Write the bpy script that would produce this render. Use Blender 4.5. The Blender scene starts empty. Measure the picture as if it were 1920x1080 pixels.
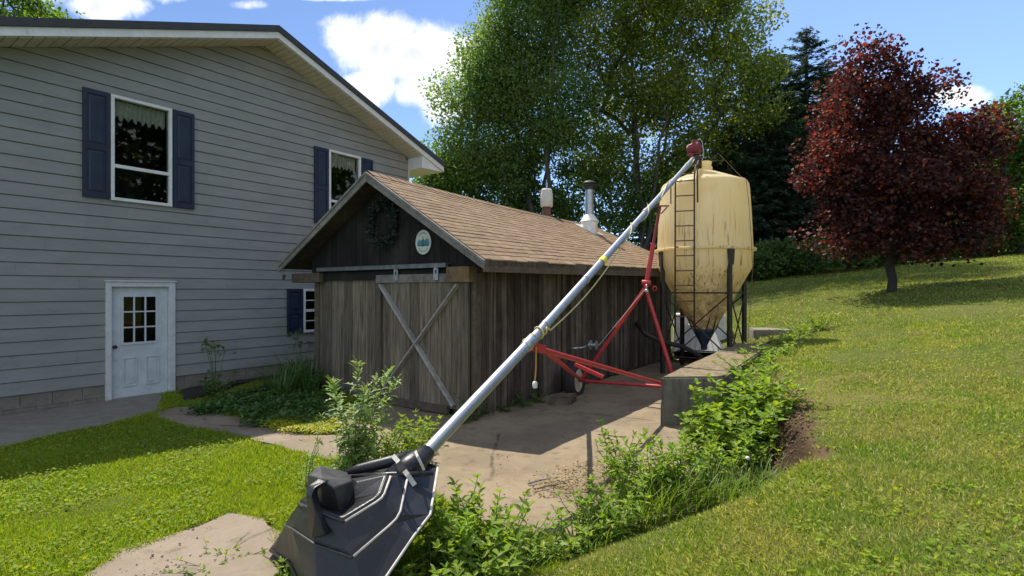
import bpy, math, random
import numpy as np
from mathutils import Vector, Matrix
rad = math.radians
SC = bpy.context.scene
COL = SC.collection
CAMZ = 1.94
# ------------------------------------------------------------------ camera, sky, sun, exposure
cam_d = bpy.data.cameras.new("camera"); cam = bpy.data.objects.new("camera", cam_d); COL.objects.link(cam)
cam.location = (0, 0, CAMZ); cam.rotation_euler = (rad(90), 0, 0)
cam_d.sensor_width = 36.0; cam_d.lens = 18.75; cam_d.shift_y = 4.0 / 1920
cam_d.clip_start = 0.05; cam_d.clip_end = 3000
SC.camera = cam
SUN_AZ = math.atan2(-.537, .843)      # from +Y towards -X
SUN_EL = rad(60)
sun_vec = Vector((math.cos(SUN_EL) * -.537, math.cos(SUN_EL) * .843, math.sin(SUN_EL))).normalized()
sl = bpy.data.lights.new("sun", 'SUN'); so = bpy.data.objects.new("sun", sl); COL.objects.link(so)
sl.energy = 4.2; sl.angle = rad(.5); sl.color = (1, .93, .82)
so.rotation_euler = sun_vec.to_track_quat('Z', 'Y').to_euler()
SC.view_settings.view_transform = 'Standard'; SC.view_settings.look = 'None'
SC.view_settings.gamma = 1; SC.view_settings.exposure = 0.76
SC.cycles.max_bounces = 8; SC.cycles.transparent_max_bounces = 12
SC.cycles.use_denoising = True

W = bpy.data.worlds.new("World"); SC.world = W; W.use_nodes = True
wt = W.node_tree; wt.nodes.clear()
class NG:
    """small helper to write node graphs"""
    def __init__(s, t): s.t = t
    def n(s, typ, **kw):
        nd = s.t.nodes.new(typ)
        for k, v in kw.items():
            if k.startswith('i_'):
                key = k[2:]
                nd.inputs[int(key) if key.isdigit() else key.replace('_', ' ')].default_value = v
            else: setattr(nd, k, v)
        return nd
    def l(s, a, b): s.t.links.new(a, b)
    def m(s, op, a, b=None, c=None, clamp=False):
        nd = s.t.nodes.new('ShaderNodeMath'); nd.operation = op; nd.use_clamp = clamp
        for i, v in enumerate((a, b, c)):
            if v is None: continue
            if isinstance(v, (int, float)): nd.inputs[i].default_value = v
            else: s.l(v, nd.inputs[i])
        return nd.outputs[0]
    def mix(s, f, a, b):
        nd = s.t.nodes.new('ShaderNodeMix'); nd.data_type = 'RGBA'
        for i, v in ((0, f), (6, a), (7, b)):
            if isinstance(v, (int, float)): nd.inputs[i].default_value = v
            elif isinstance(v, tuple): nd.inputs[i].default_value = (*v, 1) if len(v) == 3 else v
            else: s.l(v, nd.inputs[i])
        return nd.outputs[2]
    def ramp(s, f, stops):
        nd = s.t.nodes.new('ShaderNodeValToRGB'); r = nd.color_ramp
        while len(r.elements) < len(stops): r.elements.new(.5)
        for e, (p, c) in zip(r.elements, stops):
            e.position = p; e.color = (*c, 1) if isinstance(c, tuple) else (c, c, c, 1)
        s.l(f, nd.inputs[0]); return nd.outputs[0]
    def smooth(s, v, a, b):
        nd = s.t.nodes.new('ShaderNodeMapRange'); nd.interpolation_type = 'SMOOTHSTEP'
        s.l(v, nd.inputs[0]); nd.inputs[1].default_value = a; nd.inputs[2].default_value = b
        return nd.outputs[0]

SKY_STRENGTH = .15
def build_sky():
    g = NG(wt)
    sky = g.n('ShaderNodeTexSky', sky_type='NISHITA', sun_disc=False, sun_elevation=SUN_EL, sun_rotation=-SUN_AZ,
              air_density=.62, dust_density=.15, ozone_density=3.4)
    tc = g.n('ShaderNodeTexCoord'); sep = g.n('ShaderNodeSeparateXYZ'); g.l(tc.outputs['Generated'], sep.inputs[0])
    X, Y, Z = sep.outputs
    yy = g.m('MAXIMUM', g.m('ABSOLUTE', Y), .02)
    u = g.m('DIVIDE', X, yy); v = g.m('DIVIDE', Z, yy)
    blobs = [(640, 62, 62, 40), (720, 80, 110, 62), (800, 95, 95, 62), (850, 112, 66, 60), (690, 165, 50, 36), (800, 172, 60, 34),
             (830, 205, 46, 50), (190, 8, 90, 30), (330, -18, 60, 26), (470, 8, 46, 12), (1806, 184, 60, 24), (90, -40, 120, 60), (640, -6, 90, 10)]
    mk = None
    for (px, py, rx, ry) in blobs:
        a = g.m('MULTIPLY', g.m('SUBTRACT', u, (px - 960) / 1000), 1000 / rx); b = g.m('MULTIPLY', g.m('SUBTRACT', v, (544 - py) / 1000), 1000 / ry)
        e = g.m('SUBTRACT', 1.0, g.m('ADD', g.m('MULTIPLY', a, a), g.m('MULTIPLY', b, b)))
        mk = e if mk is None else g.m('MAXIMUM', mk, e)
    front = g.m('GREATER_THAN', Y, .05)
    mk = g.m('MAXIMUM', mk, -1.5)
    nz = g.n('ShaderNodeTexNoise', i_Scale=8.0, i_Detail=12.0, i_Roughness=.66, i_Distortion=.3); g.l(tc.outputs['Generated'], nz.inputs['Vector'])
    nb = g.n('ShaderNodeTexNoise', i_Scale=2.6, i_Detail=8.0, i_Roughness=.58); g.l(tc.outputs['Generated'], nb.inputs['Vector'])
    dens_f = g.m('ADD', g.m('MULTIPLY', mk, .72), g.m('MULTIPLY', g.m('SUBTRACT', nz.outputs[0], .46), 3.1))
    dens_b = g.m('MULTIPLY', g.m('SUBTRACT', nb.outputs[0], .43), 4.0)  # cloud cover behind the camera, unseen, added to fill the shaded house front
    d = g.m('ADD', g.m('MULTIPLY', dens_f, front), g.m('MULTIPLY', dens_b, g.m('SUBTRACT', 1.0, front)))
    alpha = g.smooth(d, -.05, .85)
    shade = g.smooth(d, .45, 1.3)
    n2 = g.n('ShaderNodeTexNoise', i_Scale=14.0, i_Detail=5.0); g.l(tc.outputs['Generated'], n2.inputs['Vector'])
    k = g.m('MULTIPLY', shade, g.smooth(n2.outputs[0], .3, .7))
    cc = g.mix(k, (5.0, 5.1, 5.2), (3.3, 3.45, 3.7))
    lowmask = g.smooth(Z, .02, .14)
    alpha = g.m('MULTIPLY', alpha, lowmask)
    c = g.mix(alpha, sky.outputs[0], cc)
    bg = g.n('ShaderNodeBackground', i_Strength=SKY_STRENGTH); g.l(c, bg.inputs[0])
    out = g.n('ShaderNodeOutputWorld'); g.l(bg.outputs[0], out.inputs[0])
build_sky()

# ------------------------------------------------------------------ helpers
ROOTLOC = {}
def P(px, py, Y):
    return np.array(((px - 960) / 1000 * Y, Y, CAMZ - (py - 544) / 1000 * Y))
def G(px, py, z=0.0):
    Y = (CAMZ - z) / ((py - 544) / 1000); return np.array(((px - 960) / 1000 * Y, Y, z))
def tag(o, label=None, cat=None, group=None, kind=None):
    if label: o['label'] = label
    if cat: o['category'] = cat
    if group: o['group'] = group
    if kind: o['kind'] = kind
    return o
def thing(name, label, cat, loc, group=None):
    o = bpy.data.objects.new(name, None); COL.objects.link(o); o.location = [float(a) for a in loc]; o.empty_display_size = .2
    ROOTLOC[o.name] = np.array([float(a) for a in loc]); return tag(o, label, cat, group)
def link_mesh(name, v, faces_flat, loop_tot, mat, parent=None, smooth=False, loc=None):
    v = np.asarray(v, float)
    if parent is not None:
        L = ROOTLOC[parent.name]
    else:
        L = np.zeros(3) if loc is None else np.asarray(loc, float)
    me = bpy.data.meshes.new(name)
    me.vertices.add(len(v)); me.vertices.foreach_set('co', (v - L).astype(np.float32).ravel())
    ff = np.asarray(faces_flat, np.int32); lt = np.asarray(loop_tot, np.int32)
    me.loops.add(len(ff)); me.loops.foreach_set('vertex_index', ff)
    me.polygons.add(len(lt)); st = np.concatenate(([0], np.cumsum(lt)[:-1])).astype(np.int32)
    me.polygons.foreach_set('loop_start', st); me.polygons.foreach_set('loop_total', lt)
    me.polygons.foreach_set('use_smooth', np.full(len(lt), bool(smooth)))
    me.update(calc_edges=True); me.validate()
    for m in (mat if isinstance(mat, (list, tuple)) else [mat]): me.materials.append(m)
    o = bpy.data.objects.new(name, me); COL.objects.link(o)
    if parent is not None: o.parent = parent; ROOTLOC[o.name] = L
    else:
        o.location = L; ROOTLOC[o.name] = L
    return o
class MB:
    def __init__(s, o=(0, 0, 0), ax=None):
        s.v = []; s.f = []; s.o = np.array(o, float); s.ax = np.eye(3) if ax is None else np.array(ax, float)   # rows = local axes in world
    def add(s, vs, fs):
        b = len(s.v)
        for p in vs: s.v.append(s.o + np.asarray(p, float) @ s.ax)
        for f in fs: s.f.append([b + i for i in f])
        return s
    def box(s, a, b):
        (x0, y0, z0), (x1, y1, z1) = a, b
        return s.add([(x0, y0, z0), (x1, y0, z0), (x1, y1, z0), (x0, y1, z0), (x0, y0, z1), (x1, y0, z1), (x1, y1, z1), (x0, y1, z1)],
                     [(0, 3, 2, 1), (4, 5, 6, 7), (0, 1, 5, 4), (1, 2, 6, 5), (2, 3, 7, 6), (3, 0, 4, 7)])
    def beam(s, p0, p1, w, h, up=(0, 0, 1)):
        p0 = np.array(p0, float); p1 = np.array(p1, float); d = p1 - p0; d /= np.linalg.norm(d)
        a = np.cross(d, up); a /= np.linalg.norm(a); b = np.cross(a, d)
        vs = [p + sx * a * w / 2 + sy * b * h / 2 for p in (p0, p1) for sx, sy in ((-1, -1), (1, -1), (1, 1), (-1, 1))]
        return s.add(vs, [(3, 2, 1, 0), (4, 5, 6, 7), (0, 1, 5, 4), (1, 2, 6, 5), (2, 3, 7, 6), (3, 0, 4, 7)])
    def tube(s, pts, r, n=10, caps=True):
        pts = [np.array(p, float) for p in pts]; m = len(pts)
        rs = [r] * m if np.isscalar(r) else list(r)
        vs = []; ref = None
        for i in range(m):
            d = pts[min(i + 1, m - 1)] - pts[max(i - 1, 0)]; d = d / (np.linalg.norm(d) + 1e-9)
            if ref is None:
                ref = np.cross(d, (0, 0, 1.0)) if abs(d[2]) < .95 else np.cross(d, (1.0, 0, 0))
            a = ref - d * np.dot(ref, d); a /= np.linalg.norm(a); ref = a; b = np.cross(d, a)
            for k in range(n):
                t = 2 * math.pi * k / n; vs.append(pts[i] + rs[i] * (math.cos(t) * a + math.sin(t) * b))
        fs = [(i * n + k, i * n + (k + 1) % n, (i + 1) * n + (k + 1) % n, (i + 1) * n + k) for i in range(m - 1) for k in range(n)]
        if caps: fs += [tuple(range(n))[::-1], tuple((m - 1) * n + k for k in range(n))]
        return s.add(vs, fs)
    def lathe(s, c, prof, n=32, axis=(0, 0, 1), cap=True):
        ax = np.array(axis, float); ax /= np.linalg.norm(ax)
        a = np.cross(ax, (0, 0, 1.0)) if abs(ax[2]) < .9 else np.array((1.0, 0, 0)); a /= np.linalg.norm(a); b = np.cross(ax, a); c = np.array(c, float)
        vs = [c + ax * z + r * (math.cos(2 * math.pi * k / n) * a + math.sin(2 * math.pi * k / n) * b) for r, z in prof for k in range(n)]
        m = len(prof)
        fs = [(i * n + k, i * n + (k + 1) % n, (i + 1) * n + (k + 1) % n, (i + 1) * n + k) for i in range(m - 1) for k in range(n)]
        if cap: fs += [tuple(range(n))[::-1], tuple((m - 1) * n + k for k in range(n))]
        return s.add(vs, fs)
    def prism(s, poly, off):
        n = len(poly); off = np.array(off, float); vs = [np.array(p, float) for p in poly] + [np.array(p, float) + off for p in poly]
        return s.add(vs, [tuple(range(n))[::-1], tuple(range(n, 2 * n))] + [(i, (i + 1) % n, n + (i + 1) % n, n + i) for i in range(n)])
    def build(s, name, mat, parent=None, smooth=False, bevel=0, loc=None, autosmooth=None):
        o = link_mesh(name, np.array(s.v), [i for f in s.f for i in f], [len(f) for f in s.f], mat, parent, smooth, loc)
        if bevel:
            b = o.modifiers.new('bevel', 'BEVEL'); b.width = bevel; b.segments = 2; b.limit_method = 'ANGLE'; b.angle_limit = rad(40)
        if autosmooth:
            es = o.modifiers.new('split', 'EDGE_SPLIT'); es.split_angle = rad(autosmooth)
        return o

# leaf templates : local x = length, y = width, z = up
LEAF_Q = (np.array([(0, 0, 0), (.45, .5, .0), (1, 0, -.04), (.45, -.5, 0)], float), [(0, 3, 2, 1)])
LEAF_F = (np.array([(0, 0, 0), (.3, .42, .07), (.68, .36, .02), (1, 0, -.16), (.68, -.36, .02), (.3, -.42, .07), (.35, 0, -.03), (.7, 0, -.07)], float),
          [(0, 6, 1), (1, 6, 7, 2), (2, 7, 3), (0, 5, 6), (5, 4, 7, 6), (4, 3, 7)])
LEAF_T = (np.array([(0, .5, 0), (0, -.5, 0), (.6, -.3, .02), (.6, .3, .02), (1, 0, -.12)], float), [(0, 1, 2, 3), (3, 2, 4)])
LEAF_THISTLE = (np.array([(0, 0, 0), (.18, .3, .03), (.3, .1, 0), (.42, .5, .05), (.52, .14, -.02), (.68, .36, 0), (.76, .1, -.06), (1, 0, -.2),
                          (.76, -.1, -.06), (.68, -.36, 0), (.52, -.14, -.02), (.42, -.5, .05), (.3, -.1, 0), (.18, -.3, .03)], float),
                [(0, 13, 12, 2, 1), (2, 12, 10, 4, 3), (12, 11, 10), (4, 10, 8, 6, 5), (10, 9, 8), (6, 8, 7)])
def instances(tpl, pos, xdir, zdir, L, Wd):
    """many copies of a leaf template as one vertex/face set"""
    tv, tf = tpl; pos = np.asarray(pos, float); N = len(pos)
    x = xdir / (np.linalg.norm(xdir, axis=1, keepdims=True) + 1e-9)
    y = np.cross(zdir, x); y /= (np.linalg.norm(y, axis=1, keepdims=True) + 1e-9); z = np.cross(x, y)
    L = np.broadcast_to(np.asarray(L, float), (N,)); Wd = np.broadcast_to(np.asarray(Wd, float), (N,))
    v = (pos[:, None, :] + tv[None, :, 0, None] * (x * L[:, None])[:, None, :] + tv[None, :, 1, None] * (y * Wd[:, None])[:, None, :]
         + tv[None, :, 2, None] * (z * L[:, None])[:, None, :])
    k = len(tv); base = np.arange(N) * k
    flat = np.concatenate([np.array(f) for f in tf]); lt = np.array([len(f) for f in tf])
    return v.reshape(-1, 3), (base[:, None] + flat[None]).ravel(), np.tile(lt, N)
class Leaves:
    def __init__(s): s.parts = []; s.nv = 0
    def add(s, *a):
        v, f, l = instances(*a); s.parts.append((v, f + s.nv, l)); s.nv += len(v)
    def build(s, name, mat, parent=None, smooth=False, loc=None):
        return link_mesh(name, np.concatenate([p[0] for p in s.parts]), np.concatenate([p[1] for p in s.parts]), np.concatenate([p[2] for p in s.parts]), mat, parent, smooth, loc)
def unit(a): return a / (np.linalg.norm(a, axis=-1, keepdims=True) + 1e-9)
def rdir(rng, n): return unit(rng.normal(size=(n, 3)))

# ------------------------------------------------------------------ materials
def newmat(name):
    m = bpy.data.materials.new(name); m.use_nodes = True; m.node_tree.nodes.clear(); return m, NG(m.node_tree)
def finish(g, sh): o = g.n('ShaderNodeOutputMaterial'); g.l(sh, o.inputs[0])
def coords(g, scale=(1, 1, 1), kind='Object', rotz=0):
    tc = g.n('ShaderNodeTexCoord'); mp = g.n('ShaderNodeMapping'); mp.inputs['Scale'].default_value = scale; mp.inputs['Rotation'].default_value = (0, 0, rotz)
    g.l(tc.outputs[kind], mp.inputs[0]); return mp.outputs[0]
def noise(g, vec, scale, detail=6, rough=.6, dist=0):
    n = g.n('ShaderNodeTexNoise', i_Scale=scale, i_Detail=detail, i_Roughness=rough, i_Distortion=dist); g.l(vec, n.inputs['Vector']); return n.outputs[0]
def simple(name, c0, c1=None, scale=6, rough=.6, bump=.15, bscale=40, metal=0, stretch=(1, 1, 1), island=0, spec=.5, c2=None, rotz=0, bdist=.01):
    """noise blotches between c0 and c1 (and c2 as stains), random tint per loose piece, fine bump"""
    m, g = newmat(name); v = coords(g, stretch, rotz=rotz); c1 = c1 or c0
    n1 = noise(g, v, scale, 8, .62)
    col = g.mix(g.smooth(n1, .32, .68), c0, c1)
    if c2: col = g.mix(g.smooth(noise(g, v, scale * 2.3, 7, .7, .5), .55, .75), col, c2)
    if island:
        gi = g.n('ShaderNodeNewGeometry'); hs = g.n('ShaderNodeHueSaturation')
        g.l(g.m('ADD', g.m('MULTIPLY', gi.outputs['Random Per Island'], island), 1 - island / 2), hs.inputs['Value']); g.l(col, hs.inputs['Color']); col = hs.outputs[0]
    p = g.n('ShaderNodeBsdfPrincipled', i_Roughness=rough, i_Metallic=metal); g.l(col, p.inputs['Base Color']); p.inputs['Specular IOR Level'].default_value = spec
    rr = g.m('ADD', g.m('MULTIPLY', g.m('SUBTRACT', n1, .5), .3), rough, clamp=True); g.l(rr, p.inputs['Roughness'])
    if bump:
        b = g.n('ShaderNodeBump', i_Strength=bump, i_Distance=bdist); g.l(noise(g, v, bscale, 6, .65), b.inputs['Height']); g.l(b.outputs[0], p.inputs['Normal'])
    finish(g, p.outputs[0]); return m
def leafmat(name, c0, c1, trans, tf=.45, scale=1.2, rough=.45, var=.7, c2=None, spec=.4):
    m, g = newmat(name); v = coords(g)
    col = g.mix(g.smooth(noise(g, v, scale, 4), .35, .65), c0, c1)
    gi = g.n('ShaderNodeNewGeometry'); rnd = gi.outputs['Random Per Island']
    if c2: col = g.mix(g.smooth(rnd, .72, .95), col, c2)
    hs = g.n('ShaderNodeHueSaturation'); g.l(col, hs.inputs['Color']); g.l(g.m('ADD', g.m('MULTIPLY', rnd, var), 1 - var / 2), hs.inputs['Value'])
    r2 = g.m('FRACT', g.m('MULTIPLY', rnd, 17.3)); g.l(g.m('ADD', g.m('MULTIPLY', r2, .04), .48), hs.inputs['Hue'])
    d = g.n('ShaderNodeBsdfPrincipled', i_Roughness=rough); g.l(hs.outputs[0], d.inputs['Base Color']); d.inputs['Specular IOR Level'].default_value = spec
    t = g.n('ShaderNodeBsdfTranslucent'); mul = g.n('ShaderNodeMix', data_type='RGBA', blend_type='MULTIPLY'); mul.inputs[0].default_value = 1
    g.l(hs.outputs[0], mul.inputs[6]); mul.inputs[7].default_value = (*trans, 1); g.l(mul.outputs[2], t.inputs[0])
    mx = g.n('ShaderNodeMixShader'); mx.inputs[0].default_value = tf; g.l(d.outputs[0], mx.inputs[1]); g.l(t.outputs[0], mx.inputs[2])
    finish(g, mx.outputs[0]); return m
def glassmat(name='window_glass', k=1.15):
    m, g = newmat(name)
    t = g.n('ShaderNodeBsdfTransparent'); t.inputs[0].default_value = (.75, .78, .76, 1)
    gl = g.n('ShaderNodeBsdfGlossy', i_Roughness=.02); gl.inputs[0].default_value = (.9, .9, .9, 1)
    fr = g.n('ShaderNodeFresnel', i_IOR=1.5); f = g.m('ADD', g.m('MULTIPLY', fr.outputs[0], k), .02)
    mx = g.n('ShaderNodeMixShader'); g.l(f, mx.inputs[0]); g.l(t.outputs[0], mx.inputs[1]); g.l(gl.outputs[0], mx.inputs[2])
    finish(g, mx.outputs[0]); return m
def woodmat(name, c0, c1, c2, grain=1.0, rough=.85, island=.5, axis='z'):
    m, g = newmat(name); st = {'z': (22, 22, 1.3), 'x': (1.3, 22, 22), 'any': (9, 9, 9)}[axis]
    v = coords(g, st); v0 = coords(g)
    n1 = noise(g, v, grain, 8, .7, .6); n2 = noise(g, v0, 1.7, 6, .65); n3 = noise(g, v, grain * 2.7, 5, .7)
    gi = g.n('ShaderNodeNewGeometry'); rnd = gi.outputs['Random Per Island']
    col = g.mix(g.smooth(n1, .3, .7), c0, c1)
    col = g.mix(g.m('MULTIPLY', g.smooth(n2, .45, .7), .7), col, c2)
    hs = g.n('ShaderNodeHueSaturation'); g.l(col, hs.inputs['Color']); g.l(g.m('ADD', g.m('MULTIPLY', rnd, island), 1 - island / 2), hs.inputs['Value'])
    p = g.n('ShaderNodeBsdfPrincipled', i_Roughness=rough); g.l(hs.outputs[0], p.inputs['Base Color']); p.inputs['Specular IOR Level'].default_value = .25
    b = g.n('ShaderNodeBump', i_Strength=.5, i_Distance=.006); g.l(g.m('ADD', n1, n3), b.inputs['Height']); g.l(b.outputs[0], p.inputs['Normal'])
    finish(g, p.outputs[0]); return m

M = {}
M['siding'] = simple('grey_siding', (.232, .238, .228), (.27, .276, .264), 1.5, .55, .08, 60, stretch=(1, 1, 3), island=.07, c2=(.20, .205, .195))
M['white_trim'] = simple('white_trim', (.72, .73, .72), (.62, .63, .61), 5, .5, .1, 30, c2=(.5, .49, .45))
M['peel'] = simple('peeling_white_paint', (.62, .63, .62), (.52, .54, .54), 7, .6, .2, 30, c2=(.33, .32, .30))
M['door_paint'] = simple('door_paint', (.58, .62, .64), (.48, .53, .55), 5, .5, .12, 30, c2=(.36, .39, .41))
M['soffit'] = simple('soffit', (.58, .55, .49), (.50, .47, .41), 3, .6, .1, 30)
M['roof_dark'] = simple('dark_roof_edge', (.035, .038, .042), (.05, .052, .056), 8, .7, .2, 60)
M['foundation'] = simple('concrete_block', (.17, .155, .12), (.23, .21, .17), 5, .9, .5, 60, c2=(.09, .085, .07), bdist=.02)
M['navy'] = simple('navy_shutter', (.007, .017, .042), (.012, .025, .055), 4, .5, .06, 30, c2=(.025, .034, .052))
M['glass'] = glassmat(); M['glass_dim'] = glassmat('dim_door_glass', .45)  # door glass is given weaker reflections than the window glass
M['curtain'] = simple('curtain', (.62, .63, .58), (.45, .48, .42), 25, .9, .1, 50)
M['dark_metal'] = simple('dark_metal', (.03, .03, .032), (.05, .045, .04), 10, .5, .15, 60, metal=.4)
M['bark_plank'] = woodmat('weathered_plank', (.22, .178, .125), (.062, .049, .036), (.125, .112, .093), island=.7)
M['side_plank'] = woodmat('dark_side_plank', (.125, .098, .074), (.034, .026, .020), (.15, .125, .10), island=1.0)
M['gable_plank'] = woodmat('black_gable_plank', (.022, .020, .018), (.012, .011, .010), (.045, .040, .034))
M['grey_wood'] = woodmat('grey_wood', (.23, .215, .19), (.11, .10, .088), (.27, .255, .23), axis='any')
M['brown_beam'] = woodmat('brown_beam', (.16, .125, .085), (.08, .06, .042), (.10, .085, .065), axis='any')
M['rot_beam'] = woodmat('rotten_beam', (.24, .18, .10), (.12, .085, .05), (.30, .16, .06), axis='any')
M['shingle'] = simple('brown_shingle', (.285, .200, .125), (.225, .155, .097), 5, .9, .55, 220, island=.26, c2=(.15, .10, .07), spec=.2)
M['track'] = simple('grey_track', (.22, .24, .25), (.15, .16, .165), 8, .5, .2, 50, metal=.5, c2=(.10, .08, .06))
M['galv'] = simple('galvanised', (.46, .475, .49), (.36, .375, .39), 9, .42, .05, 60, metal=.85, c2=(.35, .36, .36))
M['flash'] = simple('flashing', (.75, .75, .72), (.6, .6, .58), 9, .5, .1, 40, metal=.3)
M['rust_pipe'] = simple('brown_pipe', (.16, .07, .045), (.10, .05, .035), 8, .8, .3, 50)
M['pale_cap'] = simple('pale_vent_cap', (.62, .60, .53), (.52, .50, .44), 8, .7, .2, 40)
M['red'] = simple('red_paint', (.48, .030, .032), (.38, .024, .028), 9, .42, .12, 60, c2=(.2, .03, .025))
M['dark_red'] = simple('dark_red_motor', (.22, .022, .03), (.15, .018, .024), 9, .5, .12, 60)
M['rubber'] = simple('tyre_rubber', (.02, .02, .021), (.03, .029, .028), 10, .8, .25, 70)
M['rim'] = simple('cream_rim', (.62, .56, .42), (.5, .44, .32), 9, .55, .1, 40, c2=(.25, .15, .08))
M['black_plastic'] = simple('black_hopper_plastic', (.012, .0125, .014), (.018, .0185, .021), 6, .38, .2, 90, c2=(.035, .034, .032))
M['dusty_sheen_black'] = simple('dusty_sheen_plastic', (.030, .031, .034), (.060, .060, .062), 9, .5, .2, 90, c2=(.10, .098, .092))  # dust and sky reflection on the hopper box, both put into the colour
M['pale_brace'] = woodmat('pale_brace', (.40, .385, .35), (.22, .21, .19), (.33, .32, .30), axis='any')
M['worn_glint'] = simple('worn_glint_edge', (.55, .52, .47), (.38, .36, .33), 14, .7, .2, 60)
M['strap'] = simple('strap', (.55, .53, .48), (.42, .40, .36), 12, .8, .1, 60)
M['cord_y'] = simple('yellow_cord', (.62, .55, .22), (.5, .45, .2), 12, .7, 0)
M['cord_o'] = simple('orange_cord', (.55, .30, .06), (.45, .25, .06), 12, .7, 0)
M['tape'] = simple('yellow_tape', (.75, .65, .05), None, 12, .5, 0)
M['leg_metal'] = simple('dark_silo_leg', (.026, .022, .020), (.045, .034, .028), 9, .6, .2, 60, metal=.2)
M['ladder'] = simple('rusty_ladder', (.075, .032, .024), (.05, .026, .02), 9, .7, .25, 60)
M['boot'] = simple('dark_blue_boot', (.02, .028, .05), (.03, .036, .055), 9, .6, .2, 60)
M['white_plastic'] = simple('white_plastic', (.72, .72, .69), (.6, .6, .57), 5, .5, .1, 50)
M['wall_conc'] = simple('wall_concrete', (.26, .225, .17), (.19, .17, .135), 2.5, .92, .8, 45, c2=(.10, .092, .068), bdist=.02, stretch=(1.6, 1.6, 1))
M['bark'] = simple('tree_bark', (.060, .052, .042), (.095, .085, .07), 7, .9, .7, 25, stretch=(3, 3, 1), bdist=.03)
M['dark_bark'] = simple('dark_bark', (.028, .023, .020), (.05, .042, .036), 7, .9, .7, 25, stretch=(3, 3, 1), bdist=.03)
M['stem'] = simple('green_stem', (.08, .12, .035), (.12, .13, .05), 9, .6, .1, 60)
M['drystem'] = simple('dry_stem', (.20, .14, .08), (.14, .10, .06), 9, .8, .1, 60)
M['wreath'] = leafmat('wreath_green', (.014, .026, .018), (.02, .035, .026), (1, 1.2, .6), .15)
M['plaque'] = None

def silo_mat():
    m, g = newmat('yellowed_translucent_plastic'); v = coords(g); vs = coords(g, (9, 9, .42))
    col = g.mix(g.smooth(noise(g, v, 1.3, 5), .35, .65), (.90, .79, .50), (.87, .72, .41))
    sx = g.n('ShaderNodeSeparateXYZ'); g.l(coords(g), sx.inputs[0]); z = sx.outputs[2]
    streak = g.smooth(noise(g, vs, 1.6, 8, .7, .3), .53, .68)
    # mildew runs gather just above the ring and over the cone
    near = g.m('MULTIPLY', g.smooth(z, 3.9, 2.95), .9)
    col = g.mix(g.m('MULTIPLY', streak, g.m('ADD', near, .10)), col, (.17, .10, .035))
    low = g.m('MULTIPLY', g.smooth(z, 2.75, 1.5), g.smooth(noise(g, v, 5, 8, .72, .6), .3, .62))
    col = g.mix(g.m('MULTIPLY', low, .75), col, (.27, .18, .06))
    p = g.n('ShaderNodeBsdfPrincipled', i_Roughness=.42); g.l(col, p.inputs['Base Color'])
    t = g.n('ShaderNodeBsdfTranslucent'); g.l(col, t.inputs[0])
    mx = g.n('ShaderNodeMixShader'); mx.inputs[0].default_value = .45; g.l(p.outputs[0], mx.inputs[1]); g.l(t.outputs[0], mx.inputs[2])
    finish(g, mx.outputs[0]); return m
M['silo'] = silo_mat()
def concrete_mat(name, c0, c1, dirt, crack=True):
    m, g = newmat(name); v = coords(g)
    n1 = noise(g, v, 1.1, 8, .62); n2 = noise(g, v, 5, 9, .7); n3 = noise(g, v, 70, 4, .7)
    col = g.mix(g.smooth(n1, .35, .65), c0, c1); col = g.mix(g.m('MULTIPLY', g.smooth(n2, .5, .72), .75), col, dirt)
    col = g.mix(g.m('MULTIPLY', g.smooth(n3, .58, .7), .5), col, (.36, .32, .26))
    h = g.m('ADD', n2, g.m('MULTIPLY', n3, .4))
    if crack:
        vo = g.n('ShaderNodeTexVoronoi', feature='DISTANCE_TO_EDGE', i_Scale=.38)
        mixv = g.n('ShaderNodeMix', data_type='VECTOR'); mixv.inputs[0].default_value = .12; g.l(v, mixv.inputs[4])
        nv = g.n('ShaderNodeTexNoise', i_Scale=2.5, i_Detail=6.0); g.l(v, nv.inputs['Vector']); g.l(nv.outputs['Color'], mixv.inputs[5]); g.l(mixv.outputs[1], vo.inputs['Vector'])
        cr = g.m('MULTIPLY', g.smooth(vo.outputs['Distance'], .010, .001), g.smooth(n1, .45, .6)); col = g.mix(g.m('MULTIPLY', cr, .8), col, (.06, .05, .035)); h = g.m('SUBTRACT', h, g.m('MULTIPLY', cr, .8))
    p = g.n('ShaderNodeBsdfPrincipled', i_Roughness=.92); g.l(col, p.inputs['Base Color']); p.inputs['Specular IOR Level'].default_value = .2
    b = g.n('ShaderNodeBump', i_Strength=.6, i_Distance=.015); g.l(h, b.inputs['Height']); g.l(b.outputs[0], p.inputs['Normal'])
    finish(g, p.outputs[0]); return m
M['pad'] = concrete_mat('old_pad_concrete', (.27, .212, .14), (.195, .153, .10), (.115, .088, .058))
M['slab'] = concrete_mat('path_slab', (.27, .22, .165), (.21, .17, .125), (.13, .10, .065))
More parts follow.
